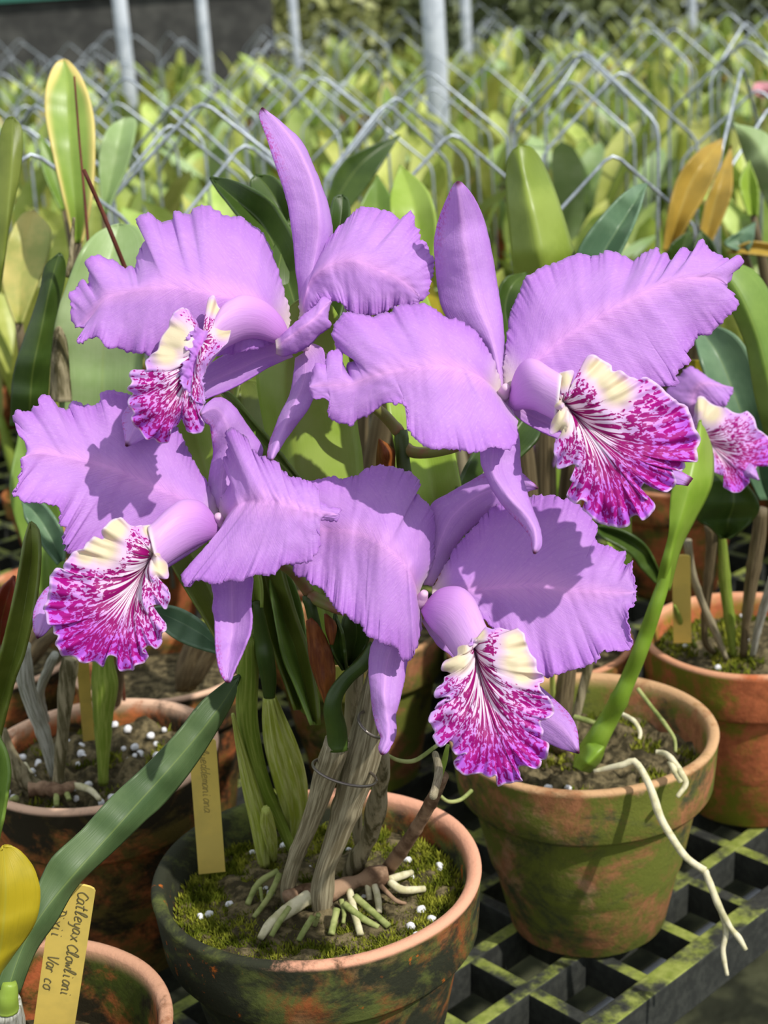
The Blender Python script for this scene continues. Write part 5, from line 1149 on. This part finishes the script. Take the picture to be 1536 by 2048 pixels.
# ------------------------------------------------------------------ wire hoops standing in the pots
def hoop_mesh(wd, sh, rise, r=.0019):
    q = .35
    pts = [Vector((-wd / 2, 0, 0)), Vector((-wd / 2, 0, sh)), Vector((0, 0, sh + rise)), Vector((wd / 2, 0, sh)), Vector((wd / 2, 0, 0))]
    dense = [pts[0]]
    for i in range(1, 4):
        a, b_, c = pts[i - 1], pts[i], pts[i + 1]
        e = .012
        p0 = b_ + (a - b_).normalized() * e; p1 = b_ + (c - b_).normalized() * e
        dense += [p0, (p0 + p1) / 4 + b_ / 2, p1]
    dense.append(pts[-1])
    V, Fc, UV = tube_data(dense, r, 8); me = bpy.data.meshes.new('wire_hoop'); me.from_pydata([tuple(v) for v in V], [], Fc)
    me.polygons.foreach_set('use_smooth', [True] * len(me.polygons)); me.materials.append(M_WIRE); return me
HM = [hoop_mesh(.19, .33, .085), hoop_mesh(.17, .36, .075), hoop_mesh(.21, .31, .095)]
def hoop(x, y, z, rz, k, label, group=None, sc=1.0, tilt=0.0):
    o = bpy.data.objects.new('wire_hoop', HM[k]); COL.objects.link(o); o.location = (x, y, z); o.rotation_euler = (tilt, 0, rz); o.scale = (sc, sc, sc)
    tag(o, label, 'wire hoop', group); return o
def hoop_at(px, py, d, rz, k, label, sc=1.0, tilt=0.0):
    """peak of the hoop seen at px, py"""
    p = P(px, py, d); top = {0: .415, 1: .435, 2: .405}[k] * sc
    hoop(p.x, p.y, p.z - top, rz, k, label, None, sc, tilt)
hoop_at(402, 200, 1.62, .12, 2, 'grey wire hoop peaking left of the tall narrow sepal', 1.1)
hoop_at(250, 150, 1.95, -.2, 0, 'grey wire hoop peaking right of the yellow-edged leaf')
hoop_at(60, 300, 1.35, .5, 1, 'bent grey wire at the left edge, lowest of the wire hoops')
hoop_at(70, 205, 1.75, -.5, 0, 'grey wire hoop behind the tip of the yellow-edged leaf')
hoop_at(1225, 305, 1.45, .25, 0, 'grey wire hoop above the blue-green leaf at right', .9)
hoop_at(1485, 130, 1.75, 1.1, 2, 'tall grey wire hoop near the right edge')
hoop_at(1150, 100, 2.3, .1, 2, 'wide grey wire hoop high at the right, above the spotted leaf')
hoop_at(855, 140, 2.1, -.1, 2, 'grey wire hoop crossing the thick middle post')
hoop_at(640, 150, 2.0, .2, 1, 'grey wire hoop peaking right of the tall narrow sepal')
hoop_at(790, 190, 1.8, .5, 0, 'grey wire hoop between the two upper sepals')
lb = 'thin grey wire hoop among the blurred orchid leaves'
rh = random.Random(9)
hc = 0
for i, (x, y, ri) in enumerate(rows):
    if y > 1.45 and rh.random() < (.85 if y < 3.5 else .4):
        hoop(x + rh.uniform(-.02, .02), y + rh.uniform(-.03, .03), .06, rh.uniform(-.7, .7), rh.randrange(3), lb, 'wire hoops in the rows behind', rh.uniform(.98, 1.14), rh.uniform(-.05, .05)); hc += 1
print('hoops', hc)
for k, (y0, y1) in enumerate(((2.45, 4.08), (4.32, 5.42), (5.68, 7.50), (7.84, 8.80), (9.06, 9.34), (9.62, 10.2))):
    table(-3.4, 3.7, y0, y1, 'dark plant table under the %s blurred block of orchids behind the lattice bench' % ORD[k])
# pink bloom far off at the upper right edge
tf = thing('potted_orchid', (P(1525, 300, 2.4).x, P(1525, 300, 2.4).y, 0), 'distant orchid with a small pink bloom at the upper right edge', 'orchid')
link('pot', PMESH, tf, (0, 0, 0)); link('potting_mix', SM, tf, (0, 0, 0))
for i in range(5): link('leaf', LM[i], tf, (0.01 * i, 0.02, .11), (-.3, 0, 1.3 * i))
M_PINK = petal_mat('petal_pink', srgb(214, 150, 160), srgb(224, 160, 168), srgb(220, 170, 172), srgb(220, 180, 176))
stem('flower_stem', K('O', '1526,420,6 1530,300,6 1524,190,6'), [2.4, 2.4, 2.38], M_FSTEM, tf, n=10, seg=6)
blade('flower', K('O', '1524,195 1520,180 1522,165'), K('O', '1524,195 1506,185 1508,168 1522,163'), K('O', '1524,195 1550,190 1548,168 1522,163'), [2.38, 2.36, 2.37], [2.36, 2.35, 2.37], [2.36, 2.35, 2.37], M_PINK, tf, .001, nu=20, nv=6, ruf=.004, freq=4)

# ------------------------------------------------------------------ bushes beyond the house
M_BUSH = [leaf_mat('bush_leaf', srgb(160, 172, 110), srgb(190, 196, 140), rough=.5, rnd=.6, trans=.25), leaf_mat('bush_leaf_dark', srgb(112, 126, 84), srgb(146, 156, 110), rough=.5, rnd=.6, trans=.2)]
def bush(x, y, rx, h, seed, mat, label):
    r = random.Random(seed); t = thing('bush', (x, y, -.75), label, 'bush')
    V = []; Fc = []; UV = []
    for i in range(7000):
        a, b_ = r.uniform(0, 6.283), r.uniform(-1, 1); q = r.uniform(.6, 1) ; s = math.sqrt(1 - b_ * b_)
        c = Vector((x + math.cos(a) * s * rx * q, y + math.sin(a) * s * rx * .6 * q, -.75 + h * .52 + b_ * h * .5 * q))
        l = r.uniform(.09, .17); d = Vector((r.uniform(-1, 1), r.uniform(-1, 1), r.uniform(-.6, 1))).normalized(); e = d.cross(Vector((r.uniform(-1, 1), r.uniform(-1, 1), r.uniform(-1, 1)))).normalized()
        k0 = len(V); V += [c, c + d * l * .5 + e * l * .22, c + d * l, c + d * l * .5 - e * l * .22]; UV += [(0, .5), (.5, 1), (1, .5), (.5, 0)]; Fc.append((k0, k0 + 1, k0 + 2, k0 + 3))
    o = mesh_obj('foliage', V, Fc, mat, t, uvs=UV, smooth=False); o['kind'] = 'stuff'
    V, Fc, UV = tube_data([Vector((x, y, -.75)), Vector((x + .03, y, -.3)), Vector((x, y, .1))], [.05, .04, .02], 8); mesh_obj('trunk', V, Fc, M_BULB_D, t)
for i, (x, y, rx, h, lab) in enumerate(((-.2, 12.2, 1.0, 2.6, 'dark green bush at the end of the dark back wall'), (1.2, 12.0, 1.0, 2.8, 'yellow-green bush behind the thick middle post'), (2.5, 12.3, 1.1, 2.7, 'rounded dark bush right of the middle posts'),
                                        (3.7, 11.8, 1.0, 2.6, 'yellow-green bush at the top right, left of the far post'), (4.9, 12.2, 1.1, 2.9, 'rightmost bush at the top right corner'), (.6, 13.6, 1.4, 3.2, 'tall dark bush behind the gap beside the wall'), (3.2, 13.8, 1.6, 3.2, 'tall dark bush behind the yellow-green ones'))):
    bush(x, y, rx, h, 300 + i, M_BUSH[i % 2 if i < 5 else 1], lab)
